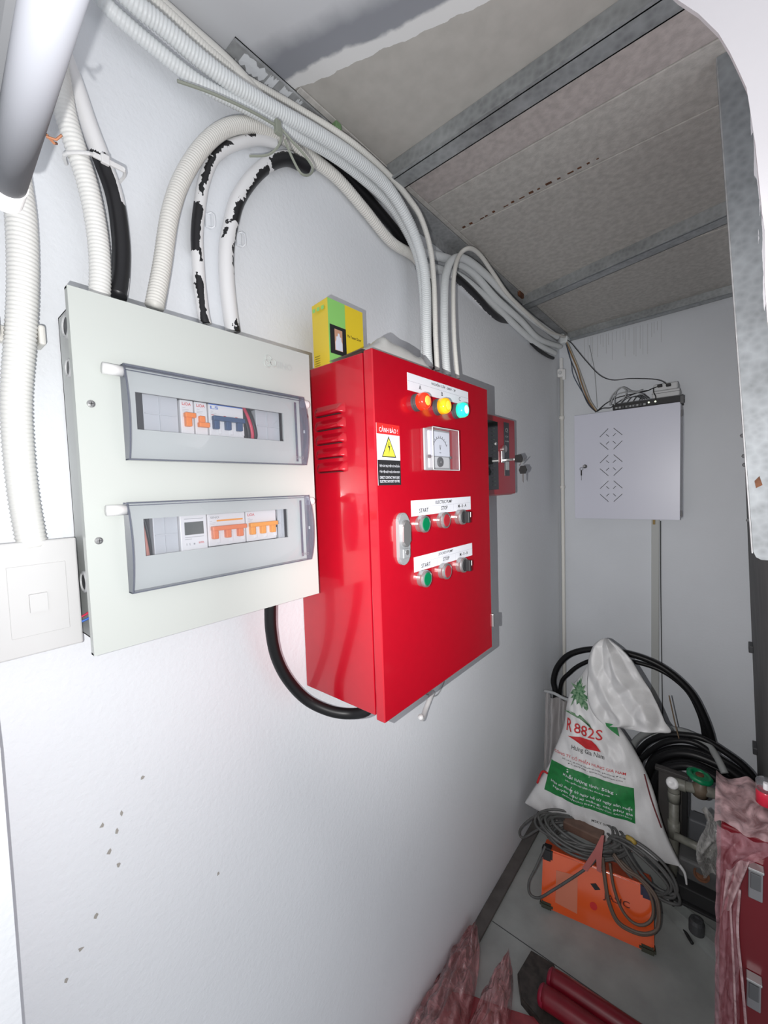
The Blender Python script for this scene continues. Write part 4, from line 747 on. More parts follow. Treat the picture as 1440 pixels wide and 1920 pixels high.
# ------------------------------------------------------------------ white low voltage cabinet on the end wall
r = thing('wall_cabinet', (0.29, 2.07, 1.283), 'white steel cabinet with diamond slots on the end wall', 'cabinet')
KY = 2.013
MB().box(0.104, KY + 0.006, 1.288, 0.484, D - 0.0008, 1.741, 0.002).build('body', M('cabinet_side', (0.56, 0.56, 0.60), 0.4), r)
kd = MB().box(0.0985, KY - 0.010, 1.2845, 0.4845, KY + 0.004, 1.7425, 0.0012).build('door', M('cabinet_door_enamel', (0.60, 0.61, 0.70), 0.35, coat=0.1), r)
FY = KY - 0.010
m = MB()
def slit(x0, z0, x1, z1):
    d = Vector((x1 - x0, 0, z1 - z0)).normalized(); n = Vector((-d.z, 0, d.x)) * 0.0011
    a = Vector((x0, FY - 0.0004, z0)); b_ = Vector((x1, FY - 0.0004, z1)); m.poly([a - n, b_ - n, b_ + n, a + n], (0, 1, 0), 0.002)
for cz, mi in ((1.6255, 0), (1.514, 0), (1.4035, 1)):
    cx = 0.2445
    for sx in (-1, 1):
        for sz in (-1, 1):
            slit(cx + sx * 0.0425, cz + sz * 0.0120, cx + sx * 0.010, cz + sz * 0.0445)
            slit(cx + sx * 0.0185, cz + sz * 0.0215, cx + sx * 0.0075, cz + sz * 0.0105)
m.build('slot_pattern', INK, kd)
MB().lathe((0.143, FY, 1.515), (0, -1, 0), [(0, 0.0085), (0.004, 0.0085), (0.005, 0.006), (0.005, 0)], 18).build('lock', DGREY, kd)
k_ = MB().cyl((0.143, FY - 0.004, 1.515), (0.143, FY - 0.02, 1.515), 0.002, seg=8).box(0.138, FY - 0.022, 1.512, 0.148, FY - 0.018, 1.520, 0.001).build('key', CHROME, kd)
m = MB().tube([(0.129 + 0.0065 * math.cos(a), FY - 0.006, 1.505 + 0.0065 * math.sin(a)) for a in [i * math.pi / 4 for i in range(8)]], 0.0009, closed=True, step=0.003, seg=6)
m.box(0.1255, FY - 0.006, 1.476, 0.1305, FY - 0.003, 1.499, 0.001).box(0.1275, FY - 0.005, 1.455, 0.1288, FY - 0.004, 1.478); m.build('hanging_key', INK, kd)
m = MB()
for z in (1.31, 1.70): m.cyl((0.4875, KY - 0.003, z - 0.012), (0.4875, KY - 0.003, z + 0.012), 0.003, seg=10)
m.build('hinge', CHROME, r)
MB().tube([(0.4895, KY + 0.02, 1.70), (0.491, KY + 0.015, 1.60), (0.489, KY + 0.02, 1.48), (0.4905, KY + 0.015, 1.36), (0.4895, KY + 0.02, 1.29)], 0.002, seg=6).build('edge_film', GLASSB, r)
# recorder and router on top
r = thing('network_recorder', (0.37, 2.06, 1.743), 'flat black network recorder lying on the white wall cabinet', 'network device')
MB().box(0.252, 2.000, 1.7435, 0.487, 2.12, 1.768, 0.002).build('case', BLACKM, r)
MB().box(0.250, 1.996, 1.765, 0.490, 2.121, 1.7685, 0.001).build('top_lid', DGREY, r)
m = MB()
for i in range(9): m.box(0.262 + i * 0.0125, 1.9990, 1.748, 0.270 + i * 0.0125, 2.0, 1.755)
m.build('port_row', MGREY, r)
m = MB()
for x in (0.381, 0.403): m.lathe((x, 1.9995, 1.756), (0, -1, 0), [(0, 0.0035), (0.0012, 0.0025), (0.0012, 0)], 10)
m.build('status_light', M('status_lit', (0.9, 1, 0.8), 0.3, emit=(0.9, 1.0, 0.75), es=1.0), r)
m = MB()
for i, x in enumerate((0.288, 0.305, 0.33, 0.35)): m.box(x, 1.992, 1.746, x + 0.008, 2.0, 1.756, 0.001)
m.build('plug', DGREY, r)
MB().box(0.483, 1.995, 1.735, 0.495, 2.0, 1.765, 0.001).build('corner_tab', DGREY, r)
r = thing('router', (0.43, 2.06, 1.7695), 'small white router box on the black recorder', 'network device')
MB().box(0.388, 2.022, 1.7695, 0.480, 2.110, 1.800, 0.004).build('case', LGREY, r)
MB().box(0.392, 2.030, 1.801, 0.474, 2.112, 1.829, 0.006).build('upper_case', LGREY, r)
MB().box(0.388, 2.0205, 1.789, 0.480, 2.0225, 1.7905).build('case_seam', DGREY, r)
# cables round the recorder
def wire(pts, rad, mat, lab, name='wire', cat='wire', group=None, seg=8, step=0.005):
    return tag(MB().tube(pts, rad, step=step, seg=seg).build(name, mat, None, True), lab, cat, group)
wire([(0.060, 2.05, 2.095), (0.083, 2.03, 2.07), (0.110, 2.015, 2.03), (0.149, 2.013, 1.971), (0.201, 2.013, 1.902), (0.250, 2.013, 1.872), (0.310, 2.013, 1.866), (0.384, 2.013, 1.850), (0.420, 2.013, 1.836), (0.440, 2.02, 1.818)], 0.0016, BLACKM, 'black wire sagging from corner bundle to the router')
wire([(0.050, 2.06, 2.085), (0.066, 2.045, 2.04), (0.077, 2.043, 1.99), (0.087, 2.043, 1.926), (0.128, 2.043, 1.839), (0.160, 2.03, 1.78), (0.186, 2.015, 1.750)], 0.0015, BLUE if False else M('slate_wire', (0.05, 0.07, 0.12), 0.5), 'dark slate wire dropping from the corner bundle to cabinet top')
wire([(0.055, 2.055, 2.09), (0.080, 2.043, 2.02), (0.102, 2.043, 1.960), (0.120, 2.043, 1.890), (0.150, 2.035, 1.806), (0.187, 2.015, 1.752)], 0.0026, M('tan_wire', (0.30, 0.17, 0.07), 0.5), 'tan brown wire in the drop from corner bundle to cabinet top')
wire([(0.058, 2.05, 2.09), (0.086, 2.04, 2.02), (0.106, 2.04, 1.965), (0.128, 2.04, 1.895), (0.158, 2.03, 1.806), (0.188, 2.014, 1.754)], 0.0022, M('beige_wire', (0.45, 0.41, 0.33), 0.5), 'beige wire in the drop from corner bundle to cabinet top')
wire([(0.052, 2.058, 2.08), (0.072, 2.045, 2.01), (0.096, 2.045, 1.94), (0.120, 2.045, 1.86), (0.150, 2.03, 1.79), (0.185, 2.014, 1.748)], 0.0018, DGREY, 'dark grey wire in the drop from corner bundle to cabinet top')
wire([(0.184, 2.008, 1.7475), (0.200, 1.998, 1.755), (0.231, 1.990, 1.776), (0.274, 1.990, 1.792), (0.330, 1.99, 1.797), (0.372, 2.00, 1.802), (0.395, 2.012, 1.812), (0.422, 2.015, 1.818)], 0.0021, BLACKM, 'black wire crossing from cabinet corner to the router front')
wire([(0.190, 2.004, 1.7475), (0.215, 1.995, 1.757), (0.245, 1.990, 1.754), (0.262, 1.988, 1.765), (0.300, 1.986, 1.785), (0.345, 1.988, 1.799), (0.380, 2.01, 1.806)], 0.0020, BLACKM, 'second black wire hugging the recorder front')
wire([(0.395, 2.016, 1.812), (0.396, 2.010, 1.795), (0.404, 1.998, 1.775), (0.404, 1.994, 1.760)], 0.0018, BLACKM, 'short black lead from the router to recorder lights')
m = MB()
m.tube([(0.244, 1.993, 1.765), (0.243, 1.99, 1.785), (0.254, 1.99, 1.806), (0.270, 1.992, 1.822), (0.289, 1.992, 1.832), (0.305, 1.992, 1.823), (0.318, 1.992, 1.812), (0.335, 1.992, 1.806), (0.360, 1.992, 1.808)], 0.0024, seg=8)
m.tube([(0.262, 1.985, 1.762), (0.262, 1.984, 1.790), (0.268, 1.984, 1.816), (0.280, 1.985, 1.829), (0.295, 1.985, 1.826), (0.305, 1.985, 1.810), (0.300, 1.985, 1.790), (0.285, 1.985, 1.770)], 0.0024, seg=8)
m.tube([(0.246, 1.982, 1.762), (0.256, 1.98, 1.790), (0.275, 1.98, 1.804), (0.31, 1.98, 1.806), (0.35, 1.98, 1.795), (0.365, 1.99, 1.787)], 0.0022, seg=8)
tag(m.build('patch_cord', MGREY, None, True), 'looped grey patch cord on top of the recorder', 'cable')
m = MB().box(0.408, 2.004, 1.812, 0.424, 2.022, 1.822, 0.002).box(0.436, 2.008, 1.811, 0.452, 2.026, 1.821, 0.002); tag(m.build('plug_pair', BLACKM), 'two black plugs at the router front', 'plug')
m = MB()
random.seed(11)
for k in range(4):
    m.tube([(0.28 + .02 * k, 2.02 + .006 * k, 1.771), (0.30 + .02 * k, 2.01, 1.785 + .003 * k), (0.335 + .01 * k, 2.02, 1.79), (0.355 + .008 * k, 2.03, 1.776)], 0.0018, seg=6)
tag(m.build('loose_lead', DGREY, None, True), 'loose dark leads tangled over the recorder lid', 'cable', kind=None)
# trunking below the cabinet
r = thing('cable_trunking', (0.405, 2.125, 0.30), 'flat grey white cable trunking running down the end wall', 'cable trunking')
MB().box(0.376, D - 0.014, 0.30, 0.404, D - 0.0006, 1.2835, 0.001).build('trunk_channel', M('trunk_grey', (0.42, 0.43, 0.42), 0.5), r)
MB().box(0.381, D - 0.0175, 1.255, 0.390, D - 0.0137, 1.282, 0.001).build('brown_end', M('brown_tape', (0.30, 0.20, 0.06), 0.6), r)
wire([(0.408, D - 0.004, 1.27), (0.409, D - 0.004, 1.0), (0.412, D - 0.004, 0.75), (0.416, D - 0.004, 0.5), (0.418, D - 0.004, 0.35)], 0.0017, BLACKM, 'black wire running down beside the trunking')
# ------------------------------------------------------------------ black hose coils
LA = [(0.040, 1.93, 0.28), (0.030, 1.93, 0.40), (0.029, 1.93, 0.482), (0.020, 1.93, 0.541), (0.042, 1.93, 0.616), (0.096, 1.93, 0.683), (0.194, 1.93, 0.727), (0.323, 1.93, 0.737), (0.433, 1.93, 0.712), (0.518, 1.93, 0.646), (0.563, 1.93, 0.561), (0.590, 1.93, 0.466), (0.60, 1.93, 0.36)]
LB = [(0.06, 1.955, 0.30), (0.04, 1.955, 0.42), (0.046, 1.955, 0.525), (0.083, 1.955, 0.584), (0.129, 1.955, 0.633), (0.193, 1.955, 0.673), (0.285, 1.955, 0.696), (0.415, 1.955, 0.690), (0.505, 1.955, 0.637), (0.549, 1.955, 0.556), (0.567, 1.955, 0.469), (0.57, 1.955, 0.36)]
tag(MB().tube(LA, 0.0125, seg=14).build('black_hose', BLACK, None, True), 'large black hose loop arching behind the white sack', 'hose')
tag(MB().tube(LB, 0.0085, seg=12).build('black_hose', BLACK, None, True), 'thinner black hose arching just inside the large loop', 'hose')
m = MB(); random.seed(21)
A1 = [(0.369, 0.324), (0.361, 0.365), (0.398, 0.434), (0.456, 0.485), (0.512, 0.506), (0.566, 0.512), (0.633, 0.484), (0.682, 0.452), (0.716, 0.405), (0.722, 0.36)]
A2 = [(0.376, 0.331), (0.396, 0.390), (0.445, 0.452), (0.496, 0.485), (0.549, 0.493), (0.601, 0.471), (0.666, 0.443), (0.706, 0.41), (0.718, 0.36)]
A3 = [(0.405, 0.310), (0.424, 0.388), (0.473, 0.440), (0.533, 0.464), (0.601, 0.460), (0.653, 0.443), (0.705, 0.40), (0.716, 0.35)]
A4 = [(0.428, 0.300), (0.450, 0.385), (0.507, 0.432), (0.555, 0.442), (0.605, 0.430), (0.665, 0.405), (0.70, 0.36)]
for arr, ys, rad in ((A1, 1.850, 0.0105), (A2, 1.830, 0.0100), (A3, 1.800, 0.0150), (A3, 1.830, 0.0150), (A4, 1.785, 0.0150), (A4, 1.758, 0.0140), ([(x + .008, z - .028) for x, z in A3], 1.815, 0.0140)):
    j = random.uniform(-.004, .004); pts = [(x, ys, z + j) for x, z in arr]
    low = [(pts[-1][0] - 0.01, ys, 0.22), (0.60, ys, 0.12), (0.50, ys, 0.10), (0.43, ys, 0.16)]
    m.tube(pts + low, rad, step=0.009, seg=12, closed=True)
tag(m.build('hose_coil', BLACK, None, True), 'thick coil of black hose standing behind the green valve', 'hose')
tag(MB().tube([(0.340, 1.885, 0.33), (0.346, 1.885, 0.388), (0.375, 1.885, 0.434), (0.423, 1.88, 0.478), (0.485, 1.875, 0.500), (0.537, 1.865, 0.503), (0.583, 1.845, 0.492), (0.610, 1.80, 0.476), (0.628, 1.77, 0.452)], 0.0115, seg=14).build('grey_hose', M('grey_hose_pvc', (0.26, 0.27, 0.27), 0.45), None, True), 'dull grey hose lying over the black hose coil', 'hose')
# ------------------------------------------------------------------ pump pipework with green valve
r = thing('pump_pipework', (0.52, 1.66, 0.0), 'dull pipework with black pump frame and green handwheel valve', 'pipework')
MB().cyl((0.498, 1.66, 0.03), (0.497, 1.66, 0.415), 0.0145, seg=20).build('riser_pipe', PIPEG, r, True)
MB().cyl((0.4975, 1.66, 0.235), (0.4975, 1.66, 0.290), 0.018, seg=20).build('pipe_collar', PIPEG, r, True)
MB().cyl((0.497, 1.66, 0.36), (0.497, 1.66, 0.40), 0.0175, seg=20).build('pipe_collar', PIPEG, r, True)
MB().tube([(0.497, 1.66, 0.395), (0.497, 1.66, 0.415), (0.505, 1.66, 0.425), (0.53, 1.66, 0.427)], 0.018, step=0.004, seg=18).build('elbow', PIPEG, r, True)
MB().lathe((0.497, 1.655, 0.425), (-0.3, -0.8, 0.5), [(0, 0.018), (0.014, 0.018), (0.017, 0.012), (0.016, 0.006), (0.012, 0)], 22).build('white_fitting', WHITEP, r, True)
MB().cyl((0.52, 1.66, 0.427), (0.625, 1.66, 0.440), 0.0160, seg=20).build('cross_pipe', PIPEG, r, True)
MB().lathe((0.568, 1.66, 0.435), (0.08, -0.18, 1), [(-0.02, 0.022), (0.012, 0.022), (0.018, 0.014), (0.030, 0.012)], 20).build('valve_body', M('valve_brass_dull', (0.13, 0.10, 0.07), 0.5), r, True)
hw = MB().tube([(0.566 + 0.027 * math.cos(a), 1.652 + 0.027 * math.sin(a), 0.482 - 0.012 * math.cos(a) * 0.4) for a in [i * math.pi / 8 for i in range(16)]], 0.0085, closed=True, step=0.006, seg=12, rr=lambda t: 1 + 0.10 * math.sin(t * 2 * math.pi * 9)).build('handwheel', GVALVE, r, True)
MB().lathe((0.566, 1.652, 0.474), (0, 0, 1), [(0, 0.026), (0.010, 0.026), (0.013, 0.016), (0.013, 0)], 18).build('wheel_web', GVALVE, hw)
MB().lathe((0.566, 1.652, 0.484), (0, 0, 1), [(0, 0.012), (0.006, 0.011), (0.008, 0)], 14).build('hub_nut', RUST, hw)
MB().cyl((0.500, 1.64, 0.255), (0.62, 1.64, 0.245), 0.0125, seg=16).build('lower_pipe', PIPEG, r, True)
MB().box(0.445, 1.735, 0.02, 0.530, 1.748, 0.415, 0.003).build('dark_back_plate', DARKW, r)
MB().box(0.515, 1.72, 0.20, 0.530, 1.735, 0.405, 0.002).build('dark_upright', BLACKM, r)
MB().box(0.435, 1.725, 0.408, 0.533, 1.748, 0.420, 0.002).build('dark_top_bar', DARKW, r)
MB().box(0.532, 1.745, 0.03, 0.64, 1.80, 0.262, 0.006).build('grey_casing', M('grey_casing_paint', (0.11, 0.115, 0.125), 0.5), r)
cs = MB().box(0.515, 1.585, 0.165, 0.63, 1.66, 0.232, 0.008).build('motor_block', M('cast_grey', (0.10, 0.10, 0.10), 0.6, noise_amt=0.4), r)
MB().lathe((0.575, 1.5855, 0.206), (0, -1, 0.3), [(0, 0.0), (0.001, 0.021), (0.004, 0.021), (0.004, 0.016), (0.0, 0.014), (0.0, 0.0)], 18).build('bore_opening', RUST, cs)
MB().box(0.512, 1.545, 0.125, 0.63, 1.60, 0.170, 0.003).build('black_motor_box', BLACKM, r)
MB().box(0.505, 1.535, 0.116, 0.63, 1.60, 0.124, 0.001).build('box_foot', BLACKM, r)
MB().poly([(0.455, 1.64, 0.0), (0.462, 1.60, 0.0), (0.66, 1.50, 0.0), (0.66, 1.55, 0.0)], (0, 0, 1), 0.055).build('base_rail', M('rail_paint', (0.34, 0.36, 0.35), 0.5, noise_amt=0.3), r)
MB().lathe((0.566, 1.533, 0.056), (0, 0, 1), [(0, 0.02), (0.03, 0.02), (0.04, 0.016), (0.04, 0.009), (0.036, 0.008), (0.036, 0)], 18).build('knob_foot', DGREY, r)
def gf_(u, v):
    x = 0.575 + 0.065 * u + 0.012 * math.sin(7 * v); z = 0.44 - 0.20 * v + 0.0 * u
    return (x, 1.55 + 0.02 * math.sin(9 * u + 5 * v) + 0.012 * nz((u * 3, v * 3, 0), 2), z)
m = MB(); m.grid(gf_, 14, 24); tag(m.build('plastic_wrap', GFILM, None, True), 'milky plastic wrap hanging from the pipework below the green valve', 'plastic sheet')
# ------------------------------------------------------------------ orange machine on the floor
O0 = Vector((0.150, 1.368, 0.002)); ex = Vector((0.980, 0.187, 0)).normalized(); ez = Vector((-0.065, 0.352, 0.93)); ez = (ez - ex * ez.dot(ex)).normalized(); en = ex.cross(ez)  # towards the camera
def op(a, b_, h=0.0): return O0 + ex * a + ez * b_ + en * h
r = thing('orange_machine', (0.32, 1.45, 0.0), 'orange metal machine case tipped back on the floor under the cable coil', 'machine')
W_, H_, T_ = 0.326, 0.172, 0.10
m = MB(); m.poly([op(0, 0, -T_), op(W_, 0, -T_), op(W_, H_, -T_), op(0, H_, -T_)], en, T_)
bmesh.ops.bevel(m.bm, geom=list(m.bm.edges), offset=0.005, segments=2, affect='EDGES')
# keep it above the floor
m.build('case', ORBOX, r)
def opad(a0, b0, a1, b1, mat, nm):
    q_ = MB(); q_.poly([op(a0, b0, -0.04), op(a1, b0, -0.04), op(a1, b1, -0.04), op(a0, b1, -0.04)], en, 0.048)
    bmesh.ops.bevel(q_.bm, geom=list(q_.bm.edges), offset=0.006, segments=2, affect='EDGES'); return q_.build(nm, mat, r)
opad(-0.004, -0.001, 0.038, 0.018, OLIVE, 'corner_pad'); opad(W_ - 0.040, -0.001, W_ + 0.004, 0.018, OLIVE, 'corner_pad'); opad(-0.004, H_ - 0.034, 0.032, H_ + 0.004, BLACKM, 'corner_pad')
opad(W_ - 0.034, H_ - 0.034, W_ + 0.004, H_ + 0.004, M('navy_pad', (0.02, 0.02, 0.05), 0.5), 'corner_pad')
def opat(pts, mat, nm, off=0.0006): return MB().poly([op(a, b_, off) for a, b_ in pts], en, 0.0006).build(nm, mat, r)
opat([(0.045, 0.028), (0.112, 0.022), (0.112, 0.128), (0.045, 0.120)], M('faded_sticker', (0.62, 0.19, 0.11), 0.5), 'faded_sticker')
opat([(0.150, 0.120), (0.164, 0.107), (0.180, 0.114), (0.166, 0.127)], INK, 'diamond_mark')
opat([(0.160 + 0.011 * math.cos(i * math.pi / 7), 0.062 + 0.011 * math.sin(i * math.pi / 7)) for i in range(14)], SRED, 'round_mark')
lettering([('JASIC', tuple(op(0.225, 0.100)), 0.022, 0.075)], M('dark_print', (0.10, 0.015, 0.01), 0.5), r, ex, (ez * 1.0), en, off=0.0010)
# ------------------------------------------------------------------ grey cable coil on and in front of it
m = MB(); random.seed(14)
c0 = Vector((0.252, 1.500, 0.235))
for k in range(15):
    a_ = random.uniform(0.085, 0.142); b_ = random.uniform(0.045, 0.080); ph = random.uniform(0, 6); t1 = random.uniform(-.12, .12); cz = random.uniform(-.025, .028); dx_ = random.uniform(-.018, .018)
    pts = []
    for i in range(14):
        t = i * 2 * math.pi / 14; x = a_ * math.cos(t); y = b_ * math.sin(t)
        pts.append((c0.x + dx_ + x * math.cos(-.1 + t1) - y * math.sin(-.1 + t1), c0.y + y + x * 0.20, c0.z + cz + 0.012 * math.sin(2 * t + ph) + 0.10 * y - 0.02))
    m.tube(pts, 0.0044, step=0.009, seg=8, closed=True)
tag(m.build('cable_coil', CABLEG, None, True), 'messy coil of grey welding cable lying on the orange machine', 'cable')
m = MB()
LC = [(0.323, 1.447, 0.215), (0.337, 1.424, 0.150), (0.349, 1.413, 0.104), (0.374, 1.404, 0.067), (0.412, 1.409, 0.058), (0.448, 1.418, 0.065), (0.475, 1.431, 0.090), (0.477, 1.448, 0.136), (0.464, 1.458, 0.170), (0.424, 1.462, 0.195), (0.386, 1.457, 0.205), (0.35, 1.47, 0.225)]
LD = [(0.345, 1.450, 0.210), (0.360, 1.432, 0.150), (0.384, 1.420, 0.103), (0.414, 1.417, 0.083), (0.443, 1.424, 0.088), (0.463, 1.438, 0.113), (0.462, 1.452, 0.148), (0.446, 1.460, 0.178), (0.416, 1.464, 0.200), (0.37, 1.475, 0.215)]
LE = [(0.350, 1.47, 0.240), (0.321, 1.448, 0.232), (0.292, 1.430, 0.187), (0.246, 1.402, 0.138), (0.191, 1.374, 0.082), (0.150, 1.352, 0.045), (0.120, 1.349, 0.042), (0.112, 1.362, 0.070), (0.128, 1.385, 0.115), (0.150, 1.42, 0.18)]
tag(MB().tube(LC, 0.0044, seg=10).tube([(x + .003, y - 0.004, z + 0.010) for x, y, z in LC], 0.0042, seg=10).build('hanging_loop', CABLEB, None, True), 'brown grey cable loop hanging over the orange front, outermost', 'cable')
tag(MB().tube(LD, 0.0044, seg=10).build('hanging_loop', CABLEB, None, True), 'brown grey cable loop hanging over the orange front, inner one', 'cable')
tag(MB().tube(LE, 0.0042, seg=10).build('hanging_loop', CABLEG, None, True), 'grey cable strand curving across the left of the orange machine', 'cable')
tag(MB().tube([(0.150, 1.50, 0.235), (0.110, 1.495, 0.228), (0.067, 1.49, 0.186), (0.030, 1.49, 0.126), (0.042, 1.49, 0.102), (0.105, 1.495, 0.170), (0.15, 1.50, 0.21)], 0.0042, seg=10).build('hanging_loop', CABLEG, None, True), 'dark cable loop sticking out against the left wall', 'cable')
m = MB()
for k, (dx_, dz_) in enumerate(((0, 0), (-0.016, 0.004), (0.014, -0.012), (-0.03, -0.01), (0.006, 0.016))):
    m.tube([(0.36 + dx_, 1.51, 0.25 + dz_), (0.411 + dx_, 1.50, 0.266 + dz_), (0.475 + dx_, 1.495, 0.243 + dz_), (0.512 + dx_ * .5, 1.49, 0.205 + dz_), (0.510 + dx_, 1.49, 0.165 + dz_), (0.457 + dx_, 1.495, 0.150 + dz_), (0.40 + dx_, 1.50, 0.19 + dz_)], 0.0045, step=0.007, seg=8, closed=True)
tag(m.build('cable_coil', CABLEG, None, True), 'smaller tangle of dark cable right of the orange machine top', 'cable')
wire([(0.485, 1.50, 0.16), (0.500, 1.56, 0.09), (0.505, 1.60, 0.03), (0.523, 1.585, 0.010), (0.545, 1.55, 0.008), (0.556, 1.535, 0.008)], 0.0050, BLACKM, 'black cable tail lying on the floor by the pump rail', 'cable_tail', 'cable')
m = MB().poly([(0.338, 1.408, 0.330), (0.330, 1.408, 0.325), (0.312, 1.402, 0.275), (0.276, 1.395, 0.195), (0.290, 1.395, 0.190), (0.316, 1.402, 0.245), (0.318, 1.402, 0.205), (0.330, 1.402, 0.205), (0.333, 1.404, 0.27)], (0, -1, 0), 0.0015)
tag(m.build('pink_tie_strip', M('pink_strip', (0.42, 0.13, 0.12), 0.5)), 'pink plastic strip tying the grey cable coil', 'strip')
tag(MB().tube([(0.385, 1.50, 0.285), (0.400, 1.495, 0.288), (0.410, 1.495, 0.28)], 0.007, seg=10).build('yellow_plug', M('ochre_plug', (0.36, 0.25, 0.05), 0.5), None, True), 'small ochre plug lying by the cable coil', 'plug')
# carton flaps inside the coil
tag(MB().box(0.185, 1.50, 0.205, 0.31, 1.56, 0.235, 0.004).build('brown_pouch', M('brown_pouch', (0.17, 0.10, 0.075), 0.7, noise_amt=0.4)), 'brown pouch in the middle of the cable coil', 'pouch')
# ------------------------------------------------------------------ leaning white sack
kk = (1.74 - 1.56) / 0.70; sq = math.sqrt(1 + kk * kk)
SO = Vector((0, 1.56, 0.15)); SX = Vector((1, 0, 0)); SB = Vector((0, kk, 1)) / sq; SN = Vector((0, -1, kk)) / sq
def sp_(a, b_, h=0.0): return SO + SX * a + SB * b_ + SN * h
rowsL = [(0.016, 0.033), (0.039, 0.080), (0.097, 0.198), (0.116, 0.264), (0.146, 0.366), (0.152, 0.445), (0.168, 0.517), (0.204, 0.581), (0.236, 0.660)]
rowsR = [(0.526, 0.061), (0.479, 0.146), (0.446, 0.247), (0.418, 0.309), (0.385, 0.361), (0.356, 0.398), (0.312, 0.455), (0.300, 0.55), (0.300, 0.66)]
def row(rows, v):
    t = v * (len(rows) - 1); i = min(int(t), len(rows) - 2); t -= i; i0 = max(i - 1, 0); i3 = min(i + 2, len(rows) - 1)
    def c(k): a, b_, c_, d_ = rows[i0][k], rows[i][k], rows[i + 1][k], rows[i3][k]; return 0.5 * (2 * b_ + (c_ - a) * t + (2 * a - 5 * b_ + 4 * c_ - d_) * t * t + (3 * b_ - a - 3 * c_ + d_) * t ** 3)
    return c(0), c(1)
def sack(u, v, s):
    l = row(rowsL, v); q_ = row(rowsR, v); a = l[0] + (q_[0] - l[0]) * u; b_ = l[1] + (q_[1] - l[1]) * u
    b_ -= 0.018 * math.sin(math.pi * u) * (1 - v) ** 3
    e = (math.sin(math.pi * u) ** 0.55) * min(1, (v * 5 + 0.05)) ** 0.5 * (1 - 0.25 * v)
    wr_ = 0.014 * nz((a * 1.3, b_ * 0.7, s), 9) + 0.009 * nz((a + b_ * 0.5, b_, s), 24) + 0.005 * abs(nz((a * 3 + b_, b_ * .6, s + 3), 11)) * 2
    return sp_(a, b_, (0.055 * e + wr_ * min(1, e * 1.5)) if s == 0 else -(0.035 * e))
r = thing('cement_sack', (0.27, 1.60, 0.17), 'big white woven sack with green and red print leaning in the corner', 'sack')
m = MB(); NU, NV = 64, 72
Fv = m.grid(lambda u, v: sack(u, v, 0), NU, NV); Bv = m.grid(lambda u, v: sack(u, v, 1), NU, NV, True)
bvh = BVHTree.FromBMesh(m.bm)
sk = m.build('bag_body', SACKM, r, True, weld=True)
def proj(p):
    p = Vector(p); o_ = p + SN * 0.25; h_ = bvh.ray_cast(o_, -SN)
    return (h_[0] + SN * 0.0016) if h_[0] is not None else p + SN * 0.03
def patch(poly_rows, mat, nm, nu=26, nv=12):
    (l0, r0, l1, r1) = poly_rows; mm = MB()
    mm.grid(lambda u, v: proj(sp_((l0[0] + (r0[0] - l0[0]) * u) * (1 - v) + (l1[0] + (r1[0] - l1[0]) * u) * v, (l0[1] + (r0[1] - l0[1]) * u) * (1 - v) + (l1[1] + (r1[1] - l1[1]) * u) * v - 0.0 + 0.012 * math.sin(u * 9) * (v > 0.95) * 0)), nu, nv)
    return mm.build(nm, mat, r, True)
patch(((0.098, 0.122), (0.400, 0.142), (0.112, 0.232), (0.392, 0.250)), SGREEN, 'green_print_band')
sx_ = (SX * 0.995 + SB * 0.06).normalized(); sy_ = SB
def stext(lines, mat, par=r): return lettering([(t, tuple(sp_(a, b_)), h, w) for t, a, b_, h, w in lines], mat, par, sx_, sy_, SN, fn=proj)
_o = proj; 
def proj2(p): return _o(p) + SN * 0.0012
proj = proj2
stext([('882S', 0.243, 0.385, 0.036, 0.098)], SREDP)
stext([('Hưng Gia Nam', 0.245, 0.313, 0.020, 0.112)], SINK)
stext([('CÔNG TY CỔ PHẦN HƯNG GIA NAM', 0.245, 0.281, 0.014, 0.245)], SREDP)
stext([('Số nhà, đường Quảng Hải, phường Đông', 0.262, 0.2655, 0.0065, 0.21), ('ĐT: 0978 688 - www.hunggianam.com', 0.270, 0.2555, 0.0065, 0.18), ('MSKY 01', 0.292, 0.098, 0.008, 0.045)], SINK)
stext([('Khối lượng tịnh: 50kg', 0.250, 0.2120, 0.0150, 0.170), ('Bảo quản nơi khô ráo thoáng mát', 0.250, 0.1960, 0.0075, 0.150), ('Hạn sử dụng: 60 ngày kể từ ngày sản xuất', 0.256, 0.1740, 0.0130, 0.270), ('Nguyên liệu xi măng, cát, phụ gia', 0.262, 0.1585, 0.0100, 0.262), ('KHÔNG DÙNG KHI ĐÃ VÓN CỤC, RÁCH BAO', 0.280, 0.1470, 0.0075, 0.220)], STICK)
def ppoly(pts, mat, nm):
    mm = MB(); c_ = Vector((sum(p[0] for p in pts) / len(pts), sum(p[1] for p in pts) / len(pts)))
    n = len(pts); K = 6; rings = []
    for k in range(K + 1): rings.append([mm.bm.verts.new(proj(sp_(c_.x + (p[0] - c_.x) * k / K, c_.y + (p[1] - c_.y) * k / K))) for p in pts])
    for A_, B_ in zip(rings, rings[1:]):
        for i in range(n):
            try: mm.bm.faces.new((A_[i], A_[(i + 1) % n], B_[(i + 1) % n], B_[i]))
            except Exception: pass
    return mm.build(nm, mat, r, True, weld=False)
ppoly([(0.173, 0.345), (0.190, 0.350), (0.217, 0.357), (0.240, 0.361), (0.259, 0.362), (0.275, 0.350), (0.290, 0.333), (0.262, 0.328), (0.240, 0.325), (0.222, 0.331), (0.200, 0.340)], SREDP, 'red_wave_print')
random.seed(31); tp = []
for i in range(34):
    a = i * 2 * math.pi / 34; rr_ = (0.044 if i % 2 else 0.028) * random.uniform(.7, 1.2); tp.append((0.203 + rr_ * math.cos(a) * (0.85 - 0.45 * math.sin(a)), 0.512 + rr_ * math.sin(a) * 1.35))
